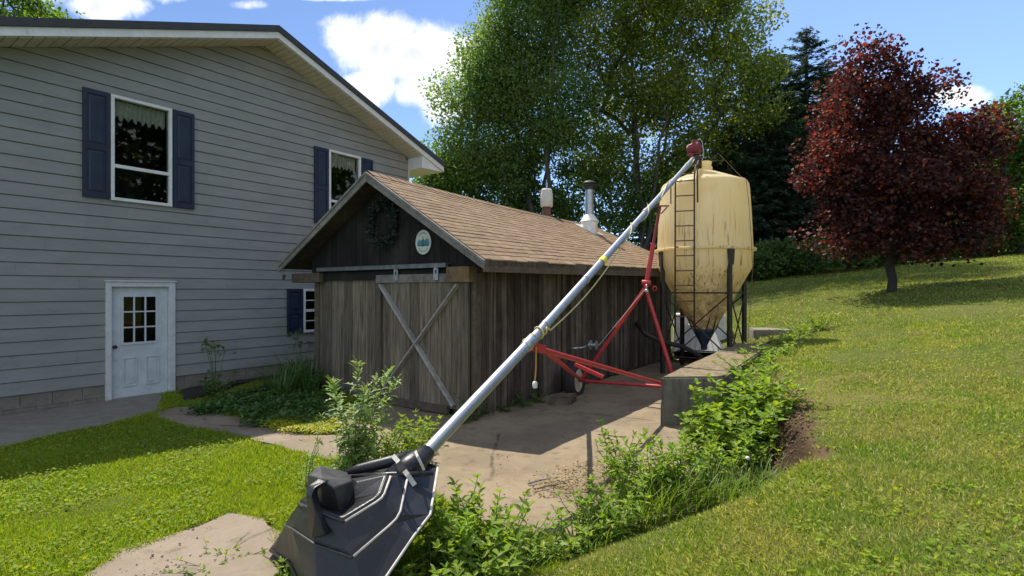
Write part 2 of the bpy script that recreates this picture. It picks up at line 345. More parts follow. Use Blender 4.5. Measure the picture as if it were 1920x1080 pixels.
def wall_mat():
    m, g = newmat('streaked_wall_concrete'); v = coords(g); vs = coords(g, (7, 7, .7))
    n1 = noise(g, v, 2.2, 8, .65); n2 = noise(g, vs, 1.3, 7, .7, .4); n3 = noise(g, v, 38, 6, .7); n4 = noise(g, v, 9, 8, .7)
    col = g.mix(g.smooth(n1, .3, .7), (.215, .20, .16), (.155, .148, .118)); col = g.mix(g.m('MULTIPLY', g.smooth(n2, .5, .7), .8), col, (.085, .085, .062))
    ge = g.n('ShaderNodeNewGeometry'); sn = g.n('ShaderNodeSeparateXYZ'); g.l(ge.outputs['Normal'], sn.inputs[0])
    dirt = g.mix(g.smooth(n4, .35, .65), (.30, .235, .155), (.185, .145, .09)); dirt = g.mix(g.smooth(n1, .55, .7), dirt, (.13, .13, .05))
    col = g.mix(g.smooth(sn.outputs[2], .55, .9), col, dirt)
    p = g.n('ShaderNodeBsdfPrincipled', i_Roughness=.95); p.inputs['Specular IOR Level'].default_value = .2; g.l(col, p.inputs['Base Color'])
    b = g.n('ShaderNodeBump', i_Strength=.9, i_Distance=.03); g.l(g.m('ADD', g.m('ADD', n3, n4), n1), b.inputs['Height']); g.l(b.outputs[0], p.inputs['Normal'])
    finish(g, p.outputs[0]); return m
M['wall_top'] = wall_mat()
M['bed'] = simple('mulch', (.018, .014, .011), (.03, .023, .017), 20, .95, .9, 60, bdist=.05)

# ------------------------------------------------------------------ terrain
_pts = np.array([(0, 0, .38), (2.4, 2.5, .6), (2.5, 4.7, .45), (.7, 3.7, .2), (-.2, 3.4, .1), (3.6, 8, .66), (5.6, 12, .75), (6.4, 13.5, .80), (11.4, 16, 1.86),
                 (10.6, 24, 2.35), (25, 26, 3.8), (5.2, 5.4, .83), (5.2, 7, .88), (9.2, 11, 1.36), (7.9, 18, 1.67), (6, 20, 1.4), (1, 25, 1.7), (-5, 25, 1.3),
                 (40, 60, 7), (-30, 60, 2.5), (0, 45, 2.6), (60, 20, 8.5), (30, 0, 4.2), (0, -10, -.1), (12, -10, 1.5), (-12, -6, .0), (17, 20, 2.75)], float)
def _k(r): return np.where(r > 0, r * r * np.log(np.maximum(r, 1e-9)), 0)
_D = np.linalg.norm(_pts[:, None, :2] - _pts[None, :, :2], axis=2); _n = len(_pts)
_A = np.zeros((_n + 3, _n + 3)); _A[:_n, :_n] = _k(_D) + np.eye(_n) * .3; _A[:_n, _n] = 1; _A[:_n, _n + 1:] = _pts[:, :2]; _A[_n:, :_n] = _A[:_n, _n:].T
_c = np.linalg.solve(_A, np.concatenate((_pts[:, 2], np.zeros(3))))
def lawn_h(x, y):
    x = np.asarray(x, float); y = np.asarray(y, float); r = np.sqrt(x * x + y * y); s = np.minimum(1, 62 / np.maximum(r, 1e-6)); x = x * s; y = y * s
    out = _c[_n] + _c[_n + 1] * x + _c[_n + 2] * y
    for i in range(_n): out = out + _c[i] * _k(np.hypot(x - _pts[i, 0], y - _pts[i, 1]))
    return out
EDGE = np.array([(-6, -4), (-1.6, 2.3), (-.3, 3.3), (.7, 3.8), (1.9, 4.35), (2.62, 5.0), (3.0, 6.2), (3.25, 7.2), (3.35, 8.0), (5.70, 12.1), (5.85, 13.2), (6.1, 15), (7.0, 18), (9, 30), (12, 90)], float)
def edge_d(x, y):
    x = np.asarray(x, float); y = np.asarray(y, float); best = np.full(x.shape, 1e9); sg = np.ones(x.shape)
    for (a, b) in zip(EDGE[:-1], EDGE[1:]):
        d = b - a; L2 = d @ d; t = np.clip(((x - a[0]) * d[0] + (y - a[1]) * d[1]) / L2, 0, 1)
        qx = a[0] + t * d[0]; qy = a[1] + t * d[1]; ds = np.hypot(x - qx, y - qy); s = np.sign((x - a[0]) * -d[1] + (y - a[1]) * d[0]) * -1
        m = ds < best; best = np.where(m, ds, best); sg = np.where(m, s, sg)
    return best * sg
def sstep(a, b, v): t = np.clip((v - a) / (b - a), 0, 1); return t * t * (3 - 2 * t)
def vnoise(x, y, sc, seed=0):
    x = np.asarray(x, float) * sc + seed * 17.3; y = np.asarray(y, float) * sc + seed * 7.1; xi = np.floor(x); yi = np.floor(y); fx = x - xi; fy = y - yi
    def hsh(a, b): return np.modf(np.abs(np.sin(a * 127.1 + b * 311.7) * 43758.5453))[0]
    fx = fx * fx * (3 - 2 * fx); fy = fy * fy * (3 - 2 * fy)
    return (hsh(xi, yi) * (1 - fx) + hsh(xi + 1, yi) * fx) * (1 - fy) + (hsh(xi, yi + 1) * (1 - fx) + hsh(xi + 1, yi + 1) * fx) * fy
def ground(x, y):
    x = np.asarray(x, float); y = np.asarray(y, float); d = edge_d(x, y)
    far = sstep(12.5, 19, y); w0 = -.25 - far * 9; w1 = .30 + far * 2.5
    w = sstep(0, 1, (d - w0) / (w1 - w0))
    h = lawn_h(x, y) * w
    near = np.exp(-((x ** 2 + y ** 2) / 400))
    h = h + near * ((vnoise(x, y, .7, 1) - .5) * .10 + (vnoise(x, y, 2.6, 2) - .5) * .03) * np.clip(d * 1.2, 0, 1)
    far2 = sstep(70, 400, np.hypot(x, y)); return h + far2 * 0
def inpoly(x, y, poly):
    x = np.asarray(x); y = np.asarray(y); r = np.zeros(x.shape, bool); n = len(poly)
    for i in range(n):
        (x0, y0), (x1, y1) = poly[i][:2], poly[(i + 1) % n][:2]
        c = ((y0 > y) != (y1 > y)) & (x < (x1 - x0) * (y - y0) / ((y1 - y0) if y1 != y0 else 1e-9) + x0); r ^= c
    return r
S_U = np.array((.5843, .8115, 0)); S_V = np.array((-.8115, .5843, 0)); S_C = np.array((-.57, 8.1, 0))   # shed: length, width directions, front right corner
def sh(t, s, z=0.0): return S_C + S_U * t + S_V * s + np.array((0, 0, z))
PAD = [sh(-.35, 2.35)[:2], (-2.75, 6.9), (-2.2, 6.3), (-1.3, 5.55), (-.75, 4.95), (-.15, 4.35), (.5, 4.2), (1.3, 4.55), (2.1, 5.0), (2.6, 5.9), (2.75, 7.0), (3.1, 8.0), (5.55, 12.2), (5.6, 13.2), (5.0, 15.5), sh(8.6, -.02)[:2], sh(0, -.02)[:2], sh(-.02, 0)[:2], sh(-.02, 2.35)[:2]]
WALK = [G(*p)[:2] for p in ((282, 776), (335, 764), (400, 770), (452, 784), (500, 797), (560, 806), (640, 818), (690, 836), (668, 868), (610, 862), (540, 842), (440, 814), (350, 800))]
STRIP = [tuple((-5.447 + .5843 * t_ + .8115 * .012, 11.713 + .8115 * t_ - .5843 * .012)) for t_ in (-6.2, -2.0)] + [G(*p)[:2] for p in ((300, 768), (262, 780), (200, 796), (100, 815), (0, 838), (-240, 905))]
SLAB = [G(*p)[:2] for p in ((150, 1090), (232, 1042), (300, 1014), (365, 990), (430, 967), (476, 972), (512, 992), (538, 1040), (520, 1085), (470, 1130), (430, 1200), (140, 1180))]
BED = [G(*p)[:2] for p in ((335, 738), (360, 712), (420, 694), (520, 675), (600, 664), (610, 700), (540, 708), (470, 716), (400, 740), (350, 752))]
def build_ground():
    def axis(lo, hi, c0, c1, fine):
        a = list(np.arange(c0, c1 + 1e-6, fine)); s = fine
        x = c1
        while x < hi: s = min(s * 1.13, 40); x += s; a.append(x)
        s = fine; x = c0; b = []
        while x > lo: s = min(s * 1.13, 40); x -= s; b.append(x)
        return np.array(b[::-1] + a)
    xs = axis(-600, 600, -8, 9, .11); ys = axis(-120, 900, 1.2, 15, .11)
    X, Y = np.meshgrid(xs, ys); Z = ground(X, Y)
    d = edge_d(X, Y); near = sstep(18, 9, Y)
    Z = Z + near * ((vnoise(X, Y, 5, 4) - .5) * .025 + (vnoise(X, Y, 1.4, 5) - .5) * .03) * np.where(d > 0, 1, .5)
    for poly, drop in ((PAD, .035), (WALK, .03), (STRIP, .03), (SLAB, .03)):
        ins = inpoly(X, Y, poly); Z = np.where(ins, np.minimum(Z, 0) - drop, Z)
    n, m = X.shape; v = np.stack((X, Y, Z), -1).reshape(-1, 3)
    i = np.arange((n - 1) * (m - 1)); r = i // (m - 1); c = i % (m - 1); a = r * m + c
    f = np.stack((a, a + 1, a + m + 1, a + m), -1).ravel()
    mt, g = newmat('lawn_ground'); co = coords(g)
    n1 = noise(g, co, .55, 6, .6); n2 = noise(g, co, 4.5, 8, .68); n3 = noise(g, co, 55, 5, .7)
    sx = g.n('ShaderNodeSeparateXYZ'); g.l(co, sx.inputs[0])
    green = g.mix(g.smooth(n2, .3, .7), (.070, .095, .016), (.105, .125, .026))
    straw = g.mix(g.smooth(n3, .35, .65), (.15, .145, .055), (.10, .105, .035))
    right = g.smooth(sx.outputs[0], -.6, 1.6)
    fstraw = g.m('MULTIPLY', right, g.smooth(g.m('ADD', g.m('MULTIPLY', n1, .6), g.m('MULTIPLY', n2, .4)), .40, .62))
    col = g.mix(g.m('MULTIPLY', fstraw, .75), green, straw)
    def blob(cx, cy, rx, ry, rot=0):
        a = g.m('SUBTRACT', sx.outputs[0], cx); b = g.m('SUBTRACT', sx.outputs[1], cy)
        c_, s_ = math.cos(rot), math.sin(rot)
        a2 = g.m('ADD', g.m('MULTIPLY', a, c_ / rx), g.m('MULTIPLY', b, s_ / rx)); b2 = g.m('ADD', g.m('MULTIPLY', a, -s_ / ry), g.m('MULTIPLY', b, c_ / ry))
        return g.m('ADD', g.m('SUBTRACT', 1.0, g.m('ADD', g.m('MULTIPLY', a2, a2), g.m('MULTIPLY', b2, b2))), g.m('MULTIPLY', g.m('SUBTRACT', n2, .5), 2.4))
    soil = g.mix(g.smooth(n3, .3, .7), (.075, .046, .027), (.15, .098, .058))
    for b in (blob(3.32, 6.3, .26, 1.35, -.38), blob(2.72, 5.0, .22, .5, -.3), blob(3.62, 7.7, .28, .8, -.2)): col = g.mix(g.smooth(b, .0, .7), col, soil)
    dry = blob(4.1, 6.4, 1.1, 1.5, -.2); col = g.mix(g.m('MULTIPLY', g.smooth(dry, -.1, .9), .6), col, (.20, .16, .06))
    # the cut bank below the lawn edge is bare dark soil
    ge = g.n('ShaderNodeNewGeometry'); sn = g.n('ShaderNodeSeparateXYZ'); g.l(ge.outputs['Normal'], sn.inputs[0])
    col = g.mix(g.smooth(sn.outputs[2], .86, .62), col, (.045, .030, .018))
    p = g.n('ShaderNodeBsdfPrincipled', i_Roughness=.95); p.inputs['Specular IOR Level'].default_value = .1; g.l(col, p.inputs['Base Color'])
    bp = g.n('ShaderNodeBump', i_Strength=.7, i_Distance=.03); g.l(g.m('ADD', n3, n2), bp.inputs['Height']); g.l(bp.outputs[0], p.inputs['Normal'])
    finish(g, p.outputs[0])
    o = link_mesh('ground', v, f, np.full(len(i), 4), mt, None, True); tag(o, kind='structure')
build_ground()
def flat(name, poly, z, mat, thick=.06, jit=.05, seed=0, bump=.012):
    """a slab whose outline is broken up a little, with a slightly uneven top"""
    rng = np.random.default_rng(seed); out = []
    n = len(poly)
    for i in range(n):
        a = np.array(poly[i]); b = np.array(poly[(i + 1) % n]); L = np.linalg.norm(b - a); k = max(1, int(L / .16)); nn = np.array((-(b - a)[1], (b - a)[0])) / (L + 1e-9)
        for j in range(k):
            q = a + (b - a) * j / k
            out.append(q + nn * rng.normal() * jit * (.4 if j else .2))
    c = np.mean(out, 0); rings = []
    import bmesh
    from mathutils.geometry import delaunay_2d_cdt
    lo = np.min(out, 0); hi = np.max(out, 0); st = .16
    gx, gy = np.meshgrid(np.arange(lo[0], hi[0], st), np.arange(lo[1], hi[1], st)); gx = (gx + rng.normal(size=gx.shape) * .02).ravel(); gy = (gy + rng.normal(size=gy.shape) * .02).ravel()
    ins = inpoly(gx, gy, out); gx, gy = gx[ins], gy[ins]
    pts = [Vector((float(p[0]), float(p[1]))) for p in out] + [Vector((float(a), float(b))) for a, b in zip(gx, gy)]
    no = len(out)
    r = delaunay_2d_cdt(pts, [(i, (i + 1) % no) for i in range(no)], [list(range(no))], 1, 1e-5)
    V = np.array([(p[0], p[1], 0) for p in r[0]]); V[:, 2] = z + (vnoise(V[:, 0], V[:, 1], 1.3, seed) - .5) * bump * 2 + (vnoise(V[:, 0], V[:, 1], 5, seed + 3) - .5) * bump * .6
    fs = [list(f) for f in r[2]]; nv = len(V)
    idx = {}
    edges = {}
    for f in fs:
        for a, b in zip(f, f[1:] + f[:1]): edges[(a, b)] = 1
    bd = [(a, b) for (a, b) in edges if (b, a) not in edges]
    bv = sorted({a for e in bd for a in e}); low = {a: nv + i for i, a in enumerate(bv)}
    V = np.concatenate((V, V[bv] - np.array((0, 0, thick))))
    fs += [[b, a, low[a], low[b]] for a, b in bd]
    o = link_mesh(name, V, [i for f in fs for i in f], [len(f) for f in fs], mat); return tag(o, kind='structure')
flat('concrete_pad', PAD, .0, M['pad'], .08, .07, 1, .016)
flat('walkway', WALK, .012, M['slab'], .07, .06, 2)
flat('paved_strip', STRIP, .006, M['foundation'], .06, .03, 3)
flat('path', SLAB, .02, M['slab'], .08, .13, 4, .028)
flat('soil_bed', BED, .06, M['bed'], .12, .05, 5, .05)

# ------------------------------------------------------------------ the grey house
H_O = np.array((-5.447, 11.713, 0)); H_U = np.array((.5843, .8115, 0)); H_N = np.array((.8115, -.5843, 0))
HAX = np.array((H_U, H_N, (0, 0, 1)))     # local (t along wall, n outward, z)
def HM(): return MB(H_O, HAX)
house = thing('house', 'two-storey grey lap-sided house with navy shutters and a white cellar door', 'house', H_O)
T0, T1, ZAP, SLOPE = -6.2, 4.26, 7.28, .374
def roof_z(t): return ZAP - abs(t) * SLOPE
OPEN = [(-2.80, -1.88, 3.56, 5.37), (1.65, 2.545, 3.56, 5.35), (.96, 1.88, .98, 1.94), (-2.86, -1.81, -.1, 2.05)]
def build_house():
    rng = random.Random(4); mb = HM(); bk = HM(); pitch = .2105; z = .268; k = 0
    def cut(t0, t1, za, zb):
        segs = [(t0, t1)]
        for (a, b, c, d) in OPEN:
            if c < zb - 1e-4 and d > za + 1e-4:
                segs = [s for (x, y) in segs for s in ((x, min(y, a)), (max(x, b), y)) if s[1] - s[0] > 1e-3]
        return segs
    def lim(zz): w = (ZAP - zz) / SLOPE; return max(T0, -w), min(T1, w)
    while z < ZAP - .02:
        z1 = min(z + pitch, ZAP)
        seams = sorted(rng.uniform(T0, T1) for _ in range(2)) if rng.random() < .8 else []
        def prof(zz): return .017 - .012 * (zz - z) / pitch
        def piece(x, y, za, zb, seam):
            a0, a1 = lim(za); b0, b1 = lim(zb); x = max(x, a0); y = min(y, a1)
            if y - x < 1e-3: return
            parts = [x] + ([q for q in seams if x + .1 < q < y - .1] if seam else []) + [y]
            zl = za + (.016 if za == z else 0)
            for j, (p, q) in enumerate(zip(parts[:-1], parts[1:])):
                p2 = min(max(p, b0), b1); q2 = max(min(q, b1), b0)
                if q2 <= p2: q2 = p2 + .001
                o = rng.uniform(-.001, .001); gp = .003 if j else 0
                mb.add([(p + gp, prof(za) + o, zl), (q, prof(za) + o, zl), (q2, prof(zb) + o, zb), (p2 + gp, prof(zb) + o, zb), (p + gp, -.019, zl), (q, -.019, zl)], [(0, 1, 2, 3), (4, 5, 1, 0)])
            bk.add([(x, -.02, za), (y, -.02, za), (max(min(y, b1), b0), -.02, zb), (min(max(x, b0), b1), -.02, zb)], [(0, 1, 2, 3)])
        hit = sorted([o for o in OPEN if o[2] < z1 - 1e-4 and o[3] > z + 1e-4]); cur = T0
        for (ta, tb, c, d) in hit:
            piece(cur, ta, z, z1, True); cur = tb
            if c > z: piece(ta, tb, z, c, False)
            if d < z1: piece(ta, tb, d, z1, False)
        piece(cur, T1, z, z1, True)
        z = z1; k += 1
    w = mb.build('wall', M['siding'], house)
    b2 = bk
    zt0, zt1 = roof_z(T0) + .18, roof_z(T1) + .18
    for (t, zt) in ((T0, zt0), (T1, zt1)):
        b2.add([(t, -.008, .2), (t, -9, .2), (t, -9, zt), (t, -.008, zt)], [(0, 1, 2, 3)])
    b2.add([(T0, -9, .2), (T1, -9, .2), (T1, -9, zt1), (0, -9, ZAP + .18), (T0, -9, zt0)], [(0, 1, 2, 3, 4)])
    b2.build('wall_sheathing', M['siding'], house)
    # a floor between the storeys keeps the rooms dark
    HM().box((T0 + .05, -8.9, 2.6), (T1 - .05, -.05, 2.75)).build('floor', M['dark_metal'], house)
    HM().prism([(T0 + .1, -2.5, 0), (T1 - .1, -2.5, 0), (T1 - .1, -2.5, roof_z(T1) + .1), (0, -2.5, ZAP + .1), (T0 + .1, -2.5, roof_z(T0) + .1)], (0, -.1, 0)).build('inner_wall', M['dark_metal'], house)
    f = HM()
    for a, b in ((T0, -2.87), (-1.80, T1)):
        f.box((a, -.3, -.3), (b, -.022, .272)); x = a; row = 0
        for z0, z1 in ((-.14, .058), (.066, .27)):
            x = a - .2 * row; row += 1
            while x < b: f.box((max(a, x), -.05, z0), (min(b, x + .39), -.010 + rng.uniform(-.002, .002), z1)); x += .398
    f.box((T0, -9, -.3), (T0 + .2, -.31, .27)); f.box((T1 - .2, -9, -.3), (T1, -.31, .27)); f.build('foundation', M['foundation'], house)
    # corner board
    HM().box((T1 - .012, -.06, .27), (T1 + .028, .03, zt1 - .22)).build('corner_trim', M['soffit'], house)
    # roof : two slabs, rake fascia, soffit, eave box
    OV, TE, TL = .57, T1 + .89, T0 - .8
    r = HM()
    def slab(ta, tb, dz0, dz1, n0, n1, m):
        m.add([(ta, n, roof_z(ta) + d) for n in (n0, n1) for d in (dz0, dz1)] + [(tb, n, roof_z(tb) + d) for n in (n0, n1) for d in (dz0, dz1)],
              [(0, 1, 3, 2), (4, 6, 7, 5), (0, 2, 6, 4), (1, 5, 7, 3), (2, 3, 7, 6), (0, 4, 5, 1)])
    slab(0, TE, .175, .305, -9.6, OV + .035, r); slab(TL, 0, .175, .305, -9.6, OV + .035, r); r.build('roof', M['roof_dark'], house)
    fa = HM(); slab(0, TE - .02, .03, .172, OV - .025, OV, fa); slab(TL, 0, .03, .172, OV - .025, OV, fa)
    slab(0, TE - .02, .03, .055, OV + .001, OV + .012, fa); slab(TL, 0, .03, .055, OV + .001, OV + .012, fa)
    fa.build('fascia', M['white_trim'], house)
    sf = HM(); n = 44
    for i in range(n):    # soffit boards
        for (ta, tb) in ((0, TE - .04), (TL, 0)):
            x0 = ta + (tb - ta) * i / n; x1 = ta + (tb - ta) * (i + 1) / n - .012; slab(x0, x1, .012 + .002 * (i % 2), .028, -.05, OV - .026, sf)
    sf.build('soffit', M['soffit'], house)
    eb = HM(); zb = 5.36; ze = roof_z(T1) + .02
    eb.add([(T1 + .03, -9.4, zb), (TE - .03, -9.4, zb + .02), (TE - .03, OV - .03, zb + .02), (T1 + .03, OV - .03, zb), (T1 + .03, OV - .03, ze), (TE - .03, OV - .03, roof_z(TE) + .02), (T1 + .03, 0.0, ze), (T1 + .03, -9.4, ze), (TE - .03, -9.4, roof_z(TE) + .02)],
           [(0, 1, 2, 3), (3, 2, 5, 4), (0, 3, 4, 6, 7), (1, 8, 5, 2)])
    eb.build('eave_box', M['white_trim'], house)
    # windows
    def window(t0, t1, z0, z1, rail, grid=None, curtain=True):
        fr = HM(); w = .055
        for a, b in (((t0 - .03, -.06, z1 - w + .03), (t1 + .03, .06, z1 + .03)), ((t0 - .03, -.06, z0 - .03), (t1 + .03, .065, z0 + w - .03))): fr.box(a, b)
        for a in (t0 - .03, t1 + .03 - w): fr.box((a, -.06, z0 + w - .03), (a + w, .06, z1 - w + .03))
        f = fr.build('window', M['white_trim'], house, bevel=.004)
        if rail: HM().box((t0 + .024, -.03, rail - .03), (t1 - .024, .05, rail + .03)).build('sash_rail', M['white_trim'], f, bevel=.004)
        if grid:
            gb = HM(); tc = (t0 + t1) / 2
            gb.box((tc - .012, -.02, z0 + .025), (tc + .012, .018, z1 - .025))
            for q in grid: gb.box((t0 + .025, -.021, q - .012), (t1 - .025, .017, q + .012))
            gb.build('muntin', M['white_trim'], f)
        HM().add([(t0 + .02, .005, z0 + .02), (t1 - .02, .005, z0 + .02), (t1 - .02, .005, z1 - .02), (t0 + .02, .005, z1 - .02)], [(0, 1, 2, 3)]).build('pane', M['glass'], f)
        if curtain:
            c = HM(); nn = 60; top = z1 - .03; r_ = random.Random(int(t0 * 100)); vs = []; fs = []
            for i in range(nn + 1):
                t = t0 + .03 + (t1 - t0 - .06) * i / nn; n_ = -.10 + .022 * math.sin(i * 1.25) + .012 * math.sin(i * 2.9 + 1); bt = top - .30 - .04 * math.sin(i * .8) - .02 * r_.random()
                vs += [(t, n_ * .8 - .01, top), (t, n_, (top + bt) / 2), (t, n_ - .006 * math.sin(i), bt)]
            for i in range(nn): fs += [(i * 3, i * 3 + 3, i * 3 + 4, i * 3 + 1), (i * 3 + 1, i * 3 + 4, i * 3 + 5, i * 3 + 2)]
            c.add(vs, fs).build('curtain', M['curtain'], f, True)
    window(*OPEN[0][:2], OPEN[0][2], OPEN[0][3], 4.145); window(*OPEN[1][:2], OPEN[1][2], OPEN[1][3], 4.13)
    window(.96, 1.88, .98, 1.94, 1.46, (1.7, 1.22), False)
    def shutter(t0, t1, z0, z1):
        b = HM(); s = .055; b.box((t0, .02, z0), (t1, .045, z1)); zm = z0 + (z1 - z0) * .47
        for a, c in (((t0 + .001, .044, z0 + .001), (t0 + s, .062, z1 - .001)), ((t1 - s, .044, z0 + .001), (t1 - .001, .062, z1 - .001))): b.box(a, c)
        for za, zb in ((z0 + .001, z0 + .09), (zm - .05, zm + .05), (z1 - .08, z1 - .001)): b.box((t0 + s + .001, .044, za), (t1 - s - .001, .0615, zb))
        for za, zb in ((z0 + .11, zm - .07), (zm + .07, z1 - .10)):
            b.prism([(t0 + s + .025, .044, za), (t1 - s - .025, .044, za), (t1 - s - .025, .044, zb), (t0 + s + .025, .044, zb)], (0, .006, 0))
            b.add([(t0 + s + .025, .051, za), (t1 - s - .025, .051, za), (t1 - s - .025, .051, zb), (t0 + s + .025, .051, zb),
                   (t0 + s + .055, .058, za + .03), (t1 - s - .055, .058, za + .03), (t1 - s - .055, .058, zb - .03), (t0 + s + .055, .058, zb - .03)],
                  [(0, 1, 5, 4), (1, 2, 6, 5), (2, 3, 7, 6), (3, 0, 4, 7), (4, 5, 6, 7)])
        b.build('shutter', M['navy'], house)
    shutter(-3.23, -2.845, 3.54, 5.40); shutter(-1.835, -1.455, 3.53, 5.40); shutter(1.225, 1.605, 3.54, 5.37); shutter(2.59, 2.965, 3.54, 5.37); shutter(.53, .915, .95, 1.97)
    # door
    cs = HM(); 
    cs.box((-2.90, -.10, -.02), (-2.815, .045, 2.09)); cs.box((-1.895, -.10, -.02), (-1.79, .045, 2.09)); cs.box((-2.815, -.10, 2.0), (-1.895, .042, 2.088)); 
    cs.box((-2.815, -.10, -.04), (-1.895, .07, -.005)); cs.box((-2.92, .0, 2.09), (-1.77, .065, 2.115)); cs.build('door_frame', M['peel'], house, bevel=.004)
    d = HM(); a, b = -2.812, -1.90; g0, g1, gz0, gz1 = -2.63, -2.09, .98, 1.83
    for p, q in (((a, -.075, .005), (g0, -.03, 1.995)), ((g1, -.075, .005), (b, -.03, 1.995)), ((g0, -.075, .005), (g1, -.03, gz0)), ((g0, -.075, gz1), (g1, -.03, 1.995))): d.box(p, q)
    for p, q in (((g0 - .03, -.031, gz0 - .03), (g0 + .012, -.015, gz1 + .03)), ((g1 - .012, -.031, gz0 - .03), (g1 + .03, -.015, gz1 + .03)), ((g0 + .0125, -.031, gz0 - .03), (g1 - .0125, -.0152, gz0 + .012)), ((g0 + .0125, -.031, gz1 - .012), (g1 - .0125, -.0152, gz1 + .03))): d.box(p, q)
    for x0 in (-2.63, -2.27):
        x1 = x0 + .22; z0, z1 = .2, .72; e = .02
        d.box((x0, -.031, z0), (x1, -.014, z0 + e)); d.box((x0, -.031, z1 - e), (x1, -.014, z1)); d.box((x0, -.031, z0 + e), (x0 + e, -.0142, z1 - e)); d.box((x1 - e, -.031, z0 + e), (x1, -.0142, z1 - e)); d.box((x0 + .045, -.031, z0 + .045), (x1 - .045, -.018, z1 - .045))
    dr = d.build('door', M['door_paint'], house)
    mm = HM(); cw = (g1 - g0) / 3; chh = (gz1 - gz0) / 3
    for i in (1, 2): mm.box((g0 + cw * i - .012, -.05, gz0), (g0 + cw * i + .012, -.02, gz1)); mm.box((g0, -.049, gz0 + chh * i - .012), (g1, -.0205, gz0 + chh * i + .012))
    mm.build('muntin', M['door_paint'], dr)
    HM().add([(g0, -.045, gz0), (g1, -.045, gz0), (g1, -.045, gz1), (g0, -.045, gz1)], [(0, 1, 2, 3)]).build('pane', M['glass_dim'], dr)
    k = HM(); k.lathe((-2.755, -.03, .93), [(.03, 0), (.03, .006), (.012, .01), (.012, .03), (.028, .04), (.032, .055), (.02, .07)], 14, (0, 1, 0)); k.build('handle', M['dark_metal'], dr, True)
build_house()

# ------------------------------------------------------------------ the plank shed
SAX = np.array((S_U, S_V, (0, 0, 1)))
def SM(): return MB(S_C, SAX)
shed = thing('shed', 'low weathered plank shed with brown shingle roof and X-braced sliding door', 'shed', S_C)
RS, SOR, SOL, FO = 2.02, .519, .65, .386
EZF, EZB, RZF, RZB, LZ = 2.367, 2.50, 3.93, 3.81, 2.43
RT0 = -FO
def rt1(s): return 8.75 - (s + SOR) * (8.75 - 8.0) / (RS + SOR) if s < RS else 8.0 + (s - RS) * .02
def roofp(a, b, side):
    """a: 0 eave..1 ridge, b: 0 front..1 back -> local point on the shed roof surface; the ridge sags a little"""
    s = (-SOR + a * (RS + SOR)) if side == 0 else (4 + SOL - a * (4 + SOL - RS))
    t = RT0 + b * (rt1(s) - RT0); sag = -.05 * math.sin(math.pi * b) * a
    zr = RZF + (RZB - RZF) * b; ze = (EZF + (EZB - EZF) * b) if side == 0 else LZ + .02 * b
    return np.array((t, s, ze + (zr - ze) * a + sag))
